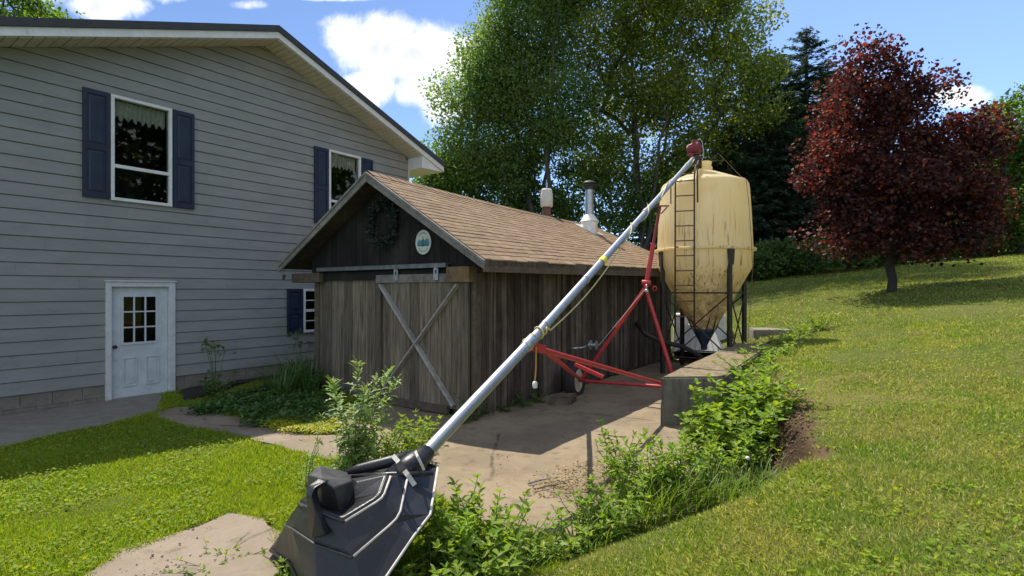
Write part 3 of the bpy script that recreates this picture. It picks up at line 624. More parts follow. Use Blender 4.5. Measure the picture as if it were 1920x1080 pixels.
def build_shed():
    rng = random.Random(11)
    # roof deck and shingles
    dk = SM()
    for side in (0, 1):
        n = 10
        for i in range(n):
            q = [roofp(0, i / n, side), roofp(1, i / n, side), roofp(1, (i + 1) / n, side), roofp(0, (i + 1) / n, side)]
            lo = [p - np.array((0, 0, .075)) for p in q]; hi = [p - np.array((0, 0, .006)) for p in q]
            dk.add(lo + hi, [(0, 1, 2, 3), (7, 6, 5, 4), (0, 3, 7, 4), (1, 5, 6, 2), (0, 4, 5, 1), (3, 2, 6, 7)])
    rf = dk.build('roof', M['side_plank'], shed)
    for side in (0, 1):
        sg = SM(); rows = 21; nb = 30
        for r in range(rows):
            off = rng.random(); a0 = r / rows; a1 = min(1.0, (r + 1.25) / rows); cuts = sorted({0, 1} | {min(1, max(0, (i + off) / nb)) for i in range(-1, nb + 1)})
            for b0, b1 in zip(cuts[:-1], cuts[1:]):
                if b1 - b0 < .002: continue
                bb1 = b1 - (.0007 if b1 < 1 else 0); lift = .012 + rng.random() * .006; da = rng.uniform(-.004, .004) if r else rng.uniform(-.012, .004)
                if r == 0: a_ = a0 + da
                else: a_ = a0 + da
                p = [roofp(a_, b0, side), roofp(a_, bb1, side), roofp(a1, bb1, side), roofp(a1, b0, side)]
                up = np.array((0, 0, 1.0))
                v = [p[0] + up * lift, p[1] + up * (lift + rng.uniform(-.002, .003)), p[2] + up * .004, p[3] + up * .004, p[0] - up * .004, p[1] - up * .004]
                sg.add(v, [(0, 1, 2, 3), (4, 5, 1, 0), (5, 2, 1), (4, 0, 3)])
        if side == 0:   # ridge caps
            for i in range(40):
                b0, b1 = i / 40, min(1, (i + 1.2) / 40); l = .028
                for sd in (0, 1):
                    v = [roofp(1, b0, sd) + (0, 0, l), roofp(1, b1, sd) + (0, 0, l - .01), roofp(.94, b1, sd) + (0, 0, l - .016), roofp(.94, b0, sd) + (0, 0, l - .004)]
                    sg.add(v, [(0, 1, 2, 3)] if sd else [(3, 2, 1, 0)])
        sg.build('shingles', M['shingle'], shed)
    # rake boards on the front gable and the back
    rk = SM()
    for side in (0, 1):
        for off, hh, th in ((0, .135, .03), (.031, .045, .02)):
            a = roofp(0, 0, side); b = roofp(1, 0, side)
            a = a + (-off, 0, -.004); b = b + (-off, 0, -.004 )
            tt = -th
            if off == 0: v = [a, b, b - (0, 0, hh * 1.18), a - (0, 0, hh)]
            else: v = [a, b, b - (0, 0, hh), a - (0, 0, hh)]
            rk.prism(v, (tt, 0, 0))
    rk.build('rake_board', M['grey_wood'], shed)
    fb = SM()
    a = roofp(0, 0, 0); b = roofp(0, 1, 0); n = 3
    for i in range(n):
        p = a + (b - a) * i / n; q = a + (b - a) * ((i + 1) / n) - S0(.004)
        fb.add([p + (0.002, .005, -.02), q + (0, .005, -.02 - .008 * i), q + (0, .005, -.19), p + (.002, .005, -.17 - .01 * i), p + (.002, .04, -.02), q + (0, .04, -.02), q + (0, .04, -.19), p + (.002, .04, -.17 - .01 * i)],
               [(0, 3, 2, 1), (4, 5, 6, 7), (0, 1, 5, 4), (3, 7, 6, 2), (0, 4, 7, 3), (1, 2, 6, 5)])
    fb.build('eave_board', M['brown_beam'], shed)
    # side wall planks (right)
    L = 8.6; s_ = SM(); t = .12; zt0, zt1 = 2.28, 2.42
    while t < L:
        w = rng.uniform(.14, .21); q = min(t + w, L); pr = rng.uniform(-.004, .006); z0 = rng.uniform(.0, .06)
        zt = zt0 + (zt1 - zt0) * t / L
        s_.prism([(t, -.012 - pr, z0), (q - .012, -.012 - pr, z0 + rng.uniform(-.02, .02)), (q - .012, -.012 - pr, zt), (t, -.012 - pr, zt)], (0, .028, 0))
        if rng.random() < .8: s_.prism([(q - .03, -.030 - pr, z0), (q + .02, -.030 - pr, z0), (q + .02, -.030 - pr, zt), (q - .03, -.030 - pr, zt)], (0, .017, 0))
        t = q
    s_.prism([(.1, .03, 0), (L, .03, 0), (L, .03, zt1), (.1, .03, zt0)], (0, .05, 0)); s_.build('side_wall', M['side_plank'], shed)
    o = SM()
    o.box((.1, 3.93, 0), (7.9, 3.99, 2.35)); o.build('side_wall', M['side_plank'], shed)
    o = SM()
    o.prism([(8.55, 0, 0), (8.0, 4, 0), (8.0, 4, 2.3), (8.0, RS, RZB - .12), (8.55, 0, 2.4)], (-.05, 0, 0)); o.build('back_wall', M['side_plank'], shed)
    # front: fixed planks on the left half, gable planks above
    f = SM(); s = 2.12
    while s < 4.0:
        w = rng.uniform(.15, .24); q = min(s + w, 4.0); pr = rng.uniform(0, .012); f.prism([(-pr, s, .02), (-pr, q - .008, .02), (-pr, q - .008, 2.19 + rng.uniform(-.02, .02)), (-pr, s, 2.19)], (.03, 0, 0)); s = q
    f.box((.035, .02, .0), (.06, 3.98, 2.3)); f.build('front_wall', M['bark_plank'], shed)
    gt = SM(); s = -.1
    while s < 4.1:
        w = rng.uniform(.12, .18); q = s + w; pr = rng.uniform(0, .008)
        def top(x): return (2.43 + (3.80 - 2.36) * (x + .4) / (RS + .4) - .10) if x < RS else (3.80 - (3.80 - 2.36) * (x - RS) / (4.55 - RS))
        a, b = s, q - .006
        if a < RS < b: poly = [(-pr, a, 2.2), (-pr, b, 2.2), (-pr, b, top(b)), (-pr, RS, top(RS)), (-pr, a, top(a))]
        else: poly = [(-pr, a, 2.2), (-pr, b, 2.2), (-pr, b, top(b)), (-pr, a, top(a))]
        gt.prism(poly, (.03, 0, 0)); s = q
    gt.build('gable', M['gable_plank'], shed)
    # corner posts
    SM().box((-.03, -.05, 0), (.10, .05, 2.28)).build('corner_post', M['brown_beam'], shed, bevel=.006); SM().box((-.02, 3.93, 0), (.12, 4.06, 2.2)).build('corner_post', M['brown_beam'], shed, bevel=.006)
    # beam ends under the eaves
    SM().box((-.16, 3.72, 2.09), (.1, 4.62, 2.27)).build('beam', M['brown_beam'], shed, bevel=.012)
    SM().box((-.16, -.02, 2.06), (.0, .44, 2.30)).build('beam', M['rot_beam'], shed, bevel=.014)
    SM().box((-.06, .45, 2.12), (-.005, 3.8, 2.27)).build('header', M['gable_plank'], shed)
    # sliding door
    dz0, dz1 = .10, 2.14; d = SM(); s = .16
    ws = [.24, .22, .23, .25, .22, .24, .24, .2]; 
    for w in ws:
        q = min(s + w, 2.06); pr = rng.uniform(0, .008)
        if q - s > .03: d.prism([(-.075 - pr, s, dz0), (-.075 - pr, q - .008, dz0), (-.075 - pr, q - .008, dz1), (-.075 - pr, s, dz1)], (.025, 0, 0))
        s = q
    d.box((-.052, .1, dz0 + .1), (-.04, 2.08, dz1 - .05))
    dr = d.build('sliding_door', M['bark_plank'], shed)
    SM().box((-.105, .04, dz0), (-.05, .2, dz1)).build('stile', M['bark_plank'], dr, bevel=.004); SM().box((-.105, 2.02, dz0), (-.05, 2.16, dz1)).build('stile', M['bark_plank'], dr, bevel=.004)
    SM().box((-.11, .42, 2.065), (-.05, 2.13, 2.2)).build('top_rail', M['grey_wood'], dr, bevel=.004)
    SM().prism([(-.13, .45, .015), (-.13, 2.2, -.005), (-.13, 2.2, .125), (-.13, .45, .135)], (.07, 0, 0)).build('bottom_rail', M['brown_beam'], dr, bevel=.01)
    SM().beam((-.108, 2.0, 2.03), (-.108, .32, .16), .04, .095, (1, 0, 0)).build('brace', M['pale_brace'], dr)
    SM().beam((-.132, .22, 2.03), (-.118, 2.02, .14), .022, .095, (1, 0, 0)).build('brace', M['pale_brace'], dr)
    tr = SM(); tr.box((-.16, .45, 2.295), (-.09, 3.78, 2.355)); tr.box((-.165, .45, 2.35), (-.05, 3.78, 2.362)); tr.build('track', M['track'], shed)
    for s in (.68, 1.60):
        h = SM(); h.box((-.135, s - .05, 2.1), (-.118, s + .05, 2.2)); h.box((-.134, s - .05, 2.2), (-.119, s - .015, 2.28)); h.box((-.134, s + .015, 2.2), (-.119, s + .05, 2.28)); h.lathe((-.14, s, 2.29), [(.035, 0), (.035, .03)], 14, (1, 0, 0))
        h.build('hanger', M['galv'], dr)
    # stove pipe with flashing and cap
    def sroof(t, s): 
        a = (s + SOR) / (RS + SOR) if s < RS else (4 + SOL - s) / (4 + SOL - RS); side = 0 if s < RS else 1
        b = (t - RT0) / (rt1(s) - RT0); return roofp(a, b, side)[2]
    t, s = 6.72, 1.55; zr = sroof(t, s); p = SM()
    p.lathe((t, s, 0), [(.115, zr), (.115, 4.80)], 24); sp = p.build('stove_pipe', M['galv'], shed, True, autosmooth=40)
    c = SM(); c.lathe((t, s, 0), [(.22, zr - .16), (.22, zr + .22), (.255, zr + .24), (.13, zr + .42)], 24)
    c.prism([(t - .3, s - .3, sroof(t - .3, s - .3) + .02), (t + .3, s - .3, sroof(t + .3, s - .3) + .02), (t + .3, s + .3, sroof(t + .3, s + .3) + .02), (t - .3, s + .3, sroof(t - .3, s + .3) + .02)], (0, 0, .008))
    c.build('flashing', M['flash'], sp, True, autosmooth=30)
    c = SM(); c.lathe((t, s, 0), [(.14, 4.66), (.15, 4.74), (.20, 4.77), (.20, 4.79), (.14, 4.80)], 24); c.lathe((t, s, 0), [(.19, 4.815), (.195, 4.84), (.10, 4.90), (.02, 4.92)], 24); c.build('cap', M['dark_metal'], sp, True, autosmooth=30)
    t, s = 5.93, 2.42; zr = sroof(t, s); v = SM(); v.lathe((t, s, 0), [(.11, zr - .1), (.11, 4.3)], 20); vp = v.build('vent_pipe', M['rust_pipe'], shed, True, autosmooth=40)
    v = SM(); v.lathe((t, s, 0), [(.15, 4.17), (.165, 4.2), (.165, 4.52), (.15, 4.56), (.15, 4.62), (.12, 4.66)], 20); v.build('vent_cap', M['pale_cap'], vp, True, autosmooth=30)
def S0(x): return np.array((x, 0, 0))
build_shed()
def shed_things():
    # wreath on the gable
    c = np.array((-.07, 1.98, 3.10)); root = sh(*c)
    w = thing('wreath', 'faded dark green wreath hanging high on the black shed gable', 'wreath', root)
    rng = np.random.default_rng(3); n = 900; th = rng.uniform(0, 2 * np.pi, n); R = .31 + rng.normal(size=n) * .05
    loc = np.stack((c[0] - .02 - np.abs(rng.normal(size=n)) * .03, c[1] + R * np.cos(th), c[2] + R * 1.08 * np.sin(th)), -1); pos = S_C + loc @ SAX
    L = Leaves(); L.add(LEAF_Q, pos, rdir(rng, n), rdir(rng, n), rng.uniform(.05, .11, n), rng.uniform(.012, .03, n)); L.build('greenery', M['wreath'], w)
    ring = SM(); ring.tube([c + (-.0, .31 * math.cos(a), .335 * math.sin(a)) for a in np.linspace(0, 2 * math.pi, 33)], .03, 8, False); ring.build('ring', M['gable_plank'], w, True)
    # oval plaque
    c = np.array((-.03, 1.047, 2.72)); pq = thing('plaque', 'small oval cream plaque with painted blue-green trees on the shed gable', 'plaque', sh(*c))
    m = SM(); n = 40; ov = [(c[0], c[1] + .175 * math.cos(a), c[2] + .2 * math.sin(a)) for a in np.linspace(0, 2 * math.pi, n, False)]
    m.prism(ov, (-.015, 0, 0)); m.build('disc', simple('plaque_cream', (.60, .62, .54), (.52, .55, .48), 12, .5, .05), pq)
    def mark(name, mat, polys, d):
        b = SM()
        for p in polys: b.prism([(c[0] - .0155, c[1] - x * .175, c[2] + y * .2) for x, y in p], (-d, 0, 0))
        b.build(name, mat, pq)
    teal = simple('plaque_teal', (.07, .22, .24), (.12, .33, .33), 30, .6, 0); blue = simple('plaque_blue', (.03, .11, .22), (.06, .20, .30), 30, .6, 0); dk = simple('plaque_ink', (.05, .08, .06), (.08, .10, .08), 20, .7, 0)
    rng = random.Random(5)
    def tree(x, y0, y1, w): return [(x - w, y0), (x + w, y0), (x + w * .35, y0 + (y1 - y0) * .4), (x + w * .6, y0 + (y1 - y0) * .4), (x, y1), (x - w * .6, y0 + (y1 - y0) * .4), (x - w * .35, y0 + (y1 - y0) * .4)]
    mark('painted_hills', teal, [[(-.78, -.3), (-.2, -.34), (.5, -.3), (.8, -.18), (.72, .2), (.5, .32), (.25, .15), (0, .25), (-.3, .15), (-.55, .25), (-.75, .05)]], .001)
    mark('painted_trees', blue, [tree(x, -.33, y, .13) for x, y in ((-.5, .1), (-.25, .15), (.28, .22), (.5, .28), (.66, .05))], .002)
    mark('painted_tree', dk, [tree(-.0, -.34, .52, .17)], .003)
    # the lettering is too worn to read in the photograph: short ink strokes round the rim
    for a0, a1, k in ((58, 128, 8), (222, 318, 9)):
        st = []
        for i in range(k):
            a = math.radians(a0 + (a1 - a0) * i / (k - 1)); r = .76; x, y = r * math.cos(a), r * math.sin(a); st.append([(x - .035, y - .05), (x + .035, y - .05 + rng.uniform(-.02, .02)), (x + .03, y + .05), (x - .03, y + .05)])
        mark('worn_lettering', dk, st, .0015)
    # little dark star hanging from the left eave
    c = np.array((-.33, 4.60, 2.20)); s = thing('star_ornament', 'small dark metal star hanging under the left eave of the shed', 'ornament', sh(*c))
    pts = []
    for i in range(10):
        r = .085 if i % 2 == 0 else .04; a = math.pi / 2 + i * math.pi / 5; pts.append((c[0], c[1] + r * math.cos(a), c[2] + r * math.sin(a)))
    b = SM(); f = [tuple(c + (-.03, 0, 0))] + pts + [tuple(c + (.03, 0, 0))]
    b.add(f, [(0, i + 1, (i + 1) % 10 + 1) for i in range(10)] + [(11, (i + 1) % 10 + 1, i + 1) for i in range(10)]); b.build('star', M['dark_metal'], s)
    SM().tube([c + (0, 0, .08), c + (0, 0, .17)], .004, 6).build('hook', M['dark_metal'], s)
shed_things()
# ------------------------------------------------------------------ feed silo
def build_silo():
    c = np.array((4.572, 12.7, 0)); gz = -.02
    s = thing('feed_silo', 'yellowed plastic feed silo on dark metal legs at the far end of the shed', 'silo', c)
    l = np.array((.941, -.339, 0)); t = np.array((-.339, -.941, 0))   # across and towards the photographer
    def at(a, b, z): return c + l * a + t * b + np.array((0, 0, z))
    b = MB(); b.lathe(c, [(1.075, 2.915), (1.06, 3.3), (1.035, 3.8), (1.0, 4.3), (.985, 4.40), (.95, 4.455), (.88, 4.49), (.19, 4.775)], 56, cap=False); b.build('body', M['silo'], s, True)
    b = MB(); b.lathe(c, [(1.072, 2.85), (1.065, 2.5), (1.03, 2.42), (.62, 1.66), (.225, .99)], 56, cap=False); b.build('cone', M['silo'], s, True, autosmooth=30)
    b = MB(); b.lathe(c, [(1.07, 2.845), (1.135, 2.85), (1.145, 2.865), (1.145, 2.895), (1.135, 2.91), (1.07, 2.918)], 56, cap=False); b.build('ring', M['silo'], s, True, autosmooth=30)
    b = MB(); b.lathe(c, [(.19, 4.75), (.19, 4.86), (.16, 4.865), (.16, 4.93), (.175, 4.935), (.175, 4.985), (.02, 4.99)], 32); b.build('lid', M['silo'], s, True, autosmooth=30)
    a = MB(); a.tube([at(.10, .05, 4.96), at(.32, .0, 5.17)], .012, 6); a.tube([at(.2, .02, 5.0), at(.36, .0, 5.0)], .008, 6); a.build('lid_arm', M['leg_metal'], s)
    a = MB(); a.tube([at(.32, 0, 5.17), at(.80, .3, 4.52), at(.88, .55, 4.42), at(.93, .62, 3.9), at(.99, .62, 2.95), at(1.02, .5, 2.4), at(.9, .55, .5)], .006, 5); a.build('lid_rope', M['drystem'], s)
    R = 1.075; legs = {}
    for nm, (x, y) in (('A', (-.866, .5)), ('B', (.5, .866)), ('C', (.866, -.5)), ('D', (-.5, -.866))):
        p = at(x * R, y * R, 0); legs[nm] = p; b = MB()
        d = unit(p - c); side = np.array((-d[1], d[0], 0)); w = .042
        poly = [p + side * w, p + d * .02 + side * w, p + d * .02 - side * w, p - side * w, p - d * .06 - side * w, p - d * .06 - side * (w - .012), p - d * .012 - side * (w - .012), p - d * .012 + side * (w - .012), p - d * .06 + side * (w - .012), p - d * .06 + side * w]
        b.prism([q + (0, 0, gz) for q in poly], (0, 0, 2.88)); g_ = b.build('leg', M['leg_metal'], s)
        MB().box(p + (-.1, -.1, gz - .02), p + (.1, .1, gz + .01)).build('foot_plate', M['leg_metal'], g_)
        MB().prism([p + d * .03 + side * .09 + (0, 0, 2.84), p + d * .03 - side * .09 + (0, 0, 2.84), p + d * .03 - side * .06 + (0, 0, 2.5), p + d * .03 + side * .06 + (0, 0, 2.5)], d * .012).build('gusset', M['leg_metal'], g_)
    for a, b2 in (('A', 'B'), ('B', 'C'), ('C', 'D'), ('D', 'A')):
        p, q = legs[a], legs[b2]; up = np.array((0, 0, 1.0))
        MB().tube([p + up * 1.88, q + up * 1.88], .02, 6).build('girt', M['leg_metal'], s)
        MB().tube([p + up * .45, q + up * 1.86], .016, 6).build('brace', M['leg_metal'], s)
        MB().tube([p + up * 1.86, q + up * .45], .016, 6).build('brace', M['leg_metal'], s)
        MB().tube([p + up * .40, q + up * .40], .016, 6).build('girt', M['leg_metal'], s)
    for p in legs.values():
        d = unit(p - c); e = c + d * .25 + (0, 0, 1.0); side = np.array((-d[1], d[0], 0)) * .09
        for sg in (1, -1): MB().tube([p - d * .03 + side * sg * .5 + (0, 0, 2.75), e + side * sg], .016, 6).build('strut', M['leg_metal'], s)
    # boot under the cone and the feed pipe that leaves it
    b = MB(); b.lathe(c, [(.245, 1.03), (.25, .97), (.07, .62), (.07, .52)], 24); b.build('boot', M['boot'], s, True, autosmooth=30)
    b = MB(); b.tube([at(.15, .3, .12), at(-.1, .35, .42), at(-.45, .45, .62), at(-.9, .8, .75), at(-1.25, 1.15, .95), sh(6.2, -.02, 1.12)], .055, 10); b.build('feed_pipe', M['leg_metal'], s, True)
    # ladder
    ld = MB(); Lx = (-.60, -.20)
    lad = None
    foot = [at(x, 1.14, 1.02) for x in Lx]; mid = [at(x, 1.16, 2.9) for x in Lx]; top = [at(x, 1.09, 4.42) for x in Lx]; tip = [at(Lx[0] + .0, 1.03, 4.50), at(Lx[1] + .03, 1.0, 4.72)]
    rails = [MB().tube([foot[i], mid[i], top[i], tip[i]], .019, 8).build('ladder_rail', M['ladder'], s, True) for i in (0, 1)]
    for z in (1.36, 1.70, 2.04, 2.37, 2.70, 3.03, 3.36, 3.69, 4.03, 4.36):
        f = lambda i: (foot[i] + (mid[i] - foot[i]) * (z - 1.02) / 1.88) if z < 2.9 else (mid[i] + (top[i] - mid[i]) * (z - 2.9) / 1.52)
        MB().tube([f(0), f(1)], .014, 6).build('rung', M['ladder'], s)
    MB().tube([at(-.62, .78, 4.56), at(-.18, .78, 4.58)], .014, 6).build('rung', M['ladder'], s)
    MB().tube([at(-.66, 1.10, 4.38), at(-.69, 1.20, 4.30), at(-.69, 1.20, 3.85)], .014, 6).build('hand_rail', M['ladder'], s)
    MB().tube([at(-.12, .80, 4.85), at(-.14, 1.16, 4.68), at(-.13, 1.20, 3.85)], .018, 6).build('hand_rail', M['ladder'], s)
    for z in (1.95, 2.9):
        for i in (0, 1): MB().tube([at(Lx[i], 1.14, z), at(Lx[i] * .9, 1.0 if z > 2 else .78, z)], .012, 6).build('ladder_bracket', M['ladder'], s)
build_silo()
def build_tub():
    c = np.array((5.15, 14.55, 0)); z0 = float(ground(c[0], c[1])) - .02
    r = thing('plastic_tote', 'white ribbed plastic tote lying behind the silo legs', 'tote', (c[0], c[1], z0))
    u = unit(np.array((1, -.36, 0))); v = np.array((.36, 1, 0)); v = unit(v)
    def q(a, b, z): return c + u * a + v * b + np.array((0, 0, z0 + z))
    m = MB(); bt = [q(-.72, -.55, 0), q(.62, -.55, 0), q(.62, .5, 0), q(-.72, .5, 0)]; tp = [q(-.32, -.12, .70), q(.26, -.12, .70), q(.26, .3, .70), q(-.32, .3, .70)]
    m.add(bt + tp, [(3, 2, 1, 0), (4, 5, 6, 7), (0, 1, 5, 4), (1, 2, 6, 5), (2, 3, 7, 6), (3, 0, 4, 7)])
    for i in range(1, 9):
        f = i / 9; a = bt[0] * (1 - f) + bt[1] * f; b = tp[0] * (1 - f) + tp[1] * f; m.beam(a + (b - a) * .05 - v * .01, a + (b - a) * .95 - v * .01, .03, .02, v)
    m.build('shell', M['white_plastic'], r, bevel=.02)
    b = MB(); b.box(q(-.78, .55, .5) - (0, 0, 0), q(.2, 1.1, .95)); b.add([q(-.75, .25, .84), q(.68, .25, .84), q(.68, .95, .84), q(-.75, .95, .84), q(-.7, .25, .97), q(.62, .25, .97), q(.62, .95, .97), q(-.7, .95, .97)], [(3, 2, 1, 0), (4, 5, 6, 7), (0, 1, 5, 4), (1, 2, 6, 5), (2, 3, 7, 6), (3, 0, 4, 7)])
    bb = MB(); bb.add([q(-.75, .25, .0), q(.68, .25, .0), q(.68, .95, .0), q(-.75, .95, .0), q(-.72, .25, .97), q(.64, .25, .97), q(.64, .95, .97), q(-.72, .95, .97)], [(3, 2, 1, 0), (4, 5, 6, 7), (0, 1, 5, 4), (1, 2, 6, 5), (2, 3, 7, 6), (3, 0, 4, 7)])
    bb.build('tank', M['white_plastic'], r, bevel=.05)
build_tub()

# ------------------------------------------------------------------ portable grain auger
def build_auger():
    p0 = P(793, 856, 3.9); p1 = P(1003, 632, 5.39); p2 = P(1301, 296, 12.4)
    root = thing('grain_auger', 'long galvanised portable grain auger on a red wheeled frame reaching up to the silo', 'auger', (p1[0], p1[1], 0))
    d1 = unit(p1 - p0); d2 = unit(p2 - p1); r0 = .046
    MB().tube([p0 - d1 * .35, p0, p1 + d2 * .05], r0 + .004, 24).build('intake_tube', M['galv'], root, True, autosmooth=40)
    tb = MB().tube([p1 - d1 * .15, p1 + (p2 - p1) * .5 - np.array((0, 0, .0)), p2], r0, 24).build('tube', M['galv'], root, True, autosmooth=40)
    def ontube(a): return p1 + (p2 - p1) * a
    for a, w, k in ((-.035, .10, .012), (.03, .02, .006), (.17, .015, .005), (.50, .08, .010), (.72, .02, .006), (.9, .05, .008)):
        q = p1 + (p2 - p1) * a if a > 0 else p1 - d1 * .12
        d = d2 if a > 0 else d1
        MB().tube([q - d * w, q - d * w * .9, q + d * w * .9, q + d * w], [r0 + k * .5, r0 + k + .002, r0 + k + .002, r0 + k * .5], 24).build('collar', M['galv'], root, True, autosmooth=40)
    # motor head and spout
    h = p2 + d2 * .02; mt = MB(); ax = unit(np.array((.75, -.5, .25)))
    up = unit(np.cross(np.cross(d2, (0, 0, 1)), d2))
    mt.lathe(h + d2 * .05 + np.array((-.01, 0, .20)) - ax * .16, [(.05, 0), (.115, .02), (.135, .06), (.135, .25), (.115, .30), (.06, .33)], 20, ax)
    for k in range(10):
        a = 2 * math.pi * k / 10; e1 = unit(np.cross(ax, (0, 0, 1))); e2 = np.cross(ax, e1); o = (math.cos(a) * e1 + math.sin(a) * e2) * .138
        mt.beam(h + d2 * .05 + np.array((-.01, 0, .20)) - ax * .09 + o, h + d2 * .05 + np.array((-.01, 0, .20)) + ax * .09 + o, .014, .014)
    mo = mt.build('motor', M['dark_red'], root, True, autosmooth=35)
    MB().box(h + (-.05, -.05, .30), h + (.09, .06, .40)).build('junction_box', M['dark_red'], mo, bevel=.012)
    m = MB(); m.beam(h - d2 * .1 + (-.05, 0, 0), h + (-.09, 0, .14), .03, .05); m.beam(h - d2 * .05 + (.06, 0, .02), h + (.07, 0, .14), .03, .05); m.box(h + (-.13, -.07, .07), h + (.11, .07, .09)); m.build('motor_mount', M['dark_red'], root)
    sp = MB(); sp.tube([h + (.03, 0, .05), h + (.10, .02, -.02), h + (.14, .1, -.22)], [.07, .085, .075], 14); sp.build('spout', M['dark_metal'], root, True)
    cb = MB(); cb.tube([h + (.05, -.03, .36), h + (.12, -.04, .43), h + (.18, -.03, .36), h + (.21, 0, .2), h + (.22, 0, .03), h + (.17, 0, -.08)], .013, 8); cb.build('motor_cord', M['strap'], root, True)
    # power cord wound along the tube
    def spiral(a0, a1, turns, rr, n, ph=0):
        e1 = unit(np.cross(d2, (0, 0, 1))); e2 = np.cross(e1, d2); out = []
        for i in range(n + 1):
            f = i / n; a = ph + turns * 2 * math.pi * f; out.append(ontube(a0 + (a1 - a0) * f) + rr * (math.cos(a) * e1 + math.sin(a) * e2))
        return out
    pts = spiral(.005, .02, 1.5, r0 + .014, 16, 3.5)
    q0, q1 = ontube(.03), ontube(.34); 
    for i in range(9):
        f = i / 8; pts.append(q0 + (q1 - q0) * f + np.array((.05, -.04, -.05 - .10 * math.sin(math.pi * f))) * (1 - .2 * f))
    pts += spiral(.34, .60, 2.2, r0 + .012, 50, 4.5)
    q0, q1 = ontube(.60), ontube(.97)
    pts += spiral(.60, .97, 1.0, r0 + .012, 40, 0.2)
    MB().tube(pts, .009, 6).build('power_cord', M['cord_y'], root, True)
    MB().tube([ontube(.235), ontube(.25)], r0 + .006, 16, False).build('tape_band', M['tape'], root, True)
    k = P(1003, 660, 5.40)
    MB().tube([p1 + (.03, -.06, -.03), p1 + (.0, -.075, .03), p1 + (-.12, -.1, -.02), p1 + (-.14, -.07, -.1)], .008, 6).build('cord_loop', M['cord_y'], root, True)
    g = MB().tube([P(1005, 650, 5.38), P(1005, 690, 5.38), P(1003, 716, 5.38)], .008, 6).build('hanging_cord', M['cord_o'], root)
    MB().lathe(P(1003, 726, 5.38), [(.018, -.01), (.026, 0), (.026, .045), (.012, .06)], 12).build('plug', M['white_plastic'], g, True)
    # red frame
    hubL = np.array((1.17, 9.9, .27)); hubR = np.array((2.88, 8.98, .29)); apex = np.array((2.32, 9.2, CAMZ + .014 * 9.2)); brk = np.array((2.60, 9.38, 3.40)); cl = P(1008, 652, 5.45)
    MB().tube([hubL, hubR], .03, 12).build('axle', M['red'], root, True, autosmooth=40)
    for hb, off in ((hubL, .09), (hubR, -.09)):
        ad = unit(hubR - hubL) * off
        MB().tube([apex + ad * .5, hb + ad * 1.2], .034, 12).build('frame_leg', M['red'], root, True, autosmooth=40)
        MB().tube([cl + ad * .4, hb + ad * 1.5], .030, 12).build('drawbar', M['red'], root, True, autosmooth=40)
    MB().tube([apex, apex + (brk - apex) * .52], .040, 12).build('lift_arm', M['red'], root, True, autosmooth=40)
    MB().tube([apex + (brk - apex) * .5, brk], .028, 12).build('lift_arm_inner', M['dark_red'], root, True, autosmooth=40)
    b = MB(); tb_ = ontube((brk[1] - p1[1]) / (p2[1] - p1[1])); b.beam(brk + (-.1, 0, .02), brk + (.16, .0, .02), .05, .02); b.beam(brk + (.13, 0, 0), brk + (.02, 0, -.12), .02, .02); b.beam(brk + (-.06, 0, .0), tb_, .04, .04); b.build('bracket', M['dark_red'], root)
    MB().lathe(apex - unit(hubR - hubL) * .07, [(.05, 0), (.05, .14)], 14, hubR - hubL).build('pivot', M['red'], root, True, autosmooth=40)
    MB().lathe(apex + (.13, -.05, -.10), [(.03, 0), (.045, .005), (.045, .02), (.03, .025)], 12, (0, 1, 0), False).build('eye_ring', M['red'], root, True)
    b = MB(); b.beam(cl + (-.07, -.03, .02), cl + (.06, .03, -.02), .09, .09); b.beam(cl + (-.06, 0, .02), p1 + (0, 0, 0), .05, .05); b.build('hitch_bracket', M['red'], root, bevel=.006)
    f1, f2 = .50, .82; w = .06
    b = MB(); mid = hubL * .5 + cl * .5
    b.beam(P(1078, 683, 7.6), P(1131, 707, 7.4), .05, .05); b.build('tow_bar', M['red'], root, bevel=.005)
    # winch on the near leg, with crank and cable
    wl = apex + (hubL - apex) * .62 + (-.05, -.08, 0); b = MB(); ax = unit(hubR - hubL); b.lathe(wl - ax * .16, [(.085, 0), (.085, .012), (.03, .02), (.03, .10), (.085, .108), (.085, .12)], 18, ax)
    b.lathe(wl - ax * .19, [(.05, 0), (.05, .02)], 14, ax); wn = b.build('winch', M['galv'], root, True, autosmooth=40)
    b = MB(); b.tube([wl - ax * .2, wl - ax * .23 + (-.06, -.05, -.04), wl - ax * .26 + (-.16, -.12, -.05)], .012, 8); b.tube([wl - ax * .26 + (-.16, -.12, -.05), wl - ax * .40 + (-.16, -.12, -.06)], .019, 8); b.build('crank', M['galv'], wn, True)
    MB().tube([wl, apex + (-.03, -.07, -.1)], .005, 5).build('winch_cable', M['strap'], root)
    b = MB(); b.tube([apex + (-.02, -.08, -.03), apex + (-.02, -.09, -.12)], .014, 8); b.lathe(apex + (-.02, -.09, -.18), [(.02, 0), (.035, .02), (.035, .05), (.015, .07)], 12); b.build('pulley', M['galv'], root, True)
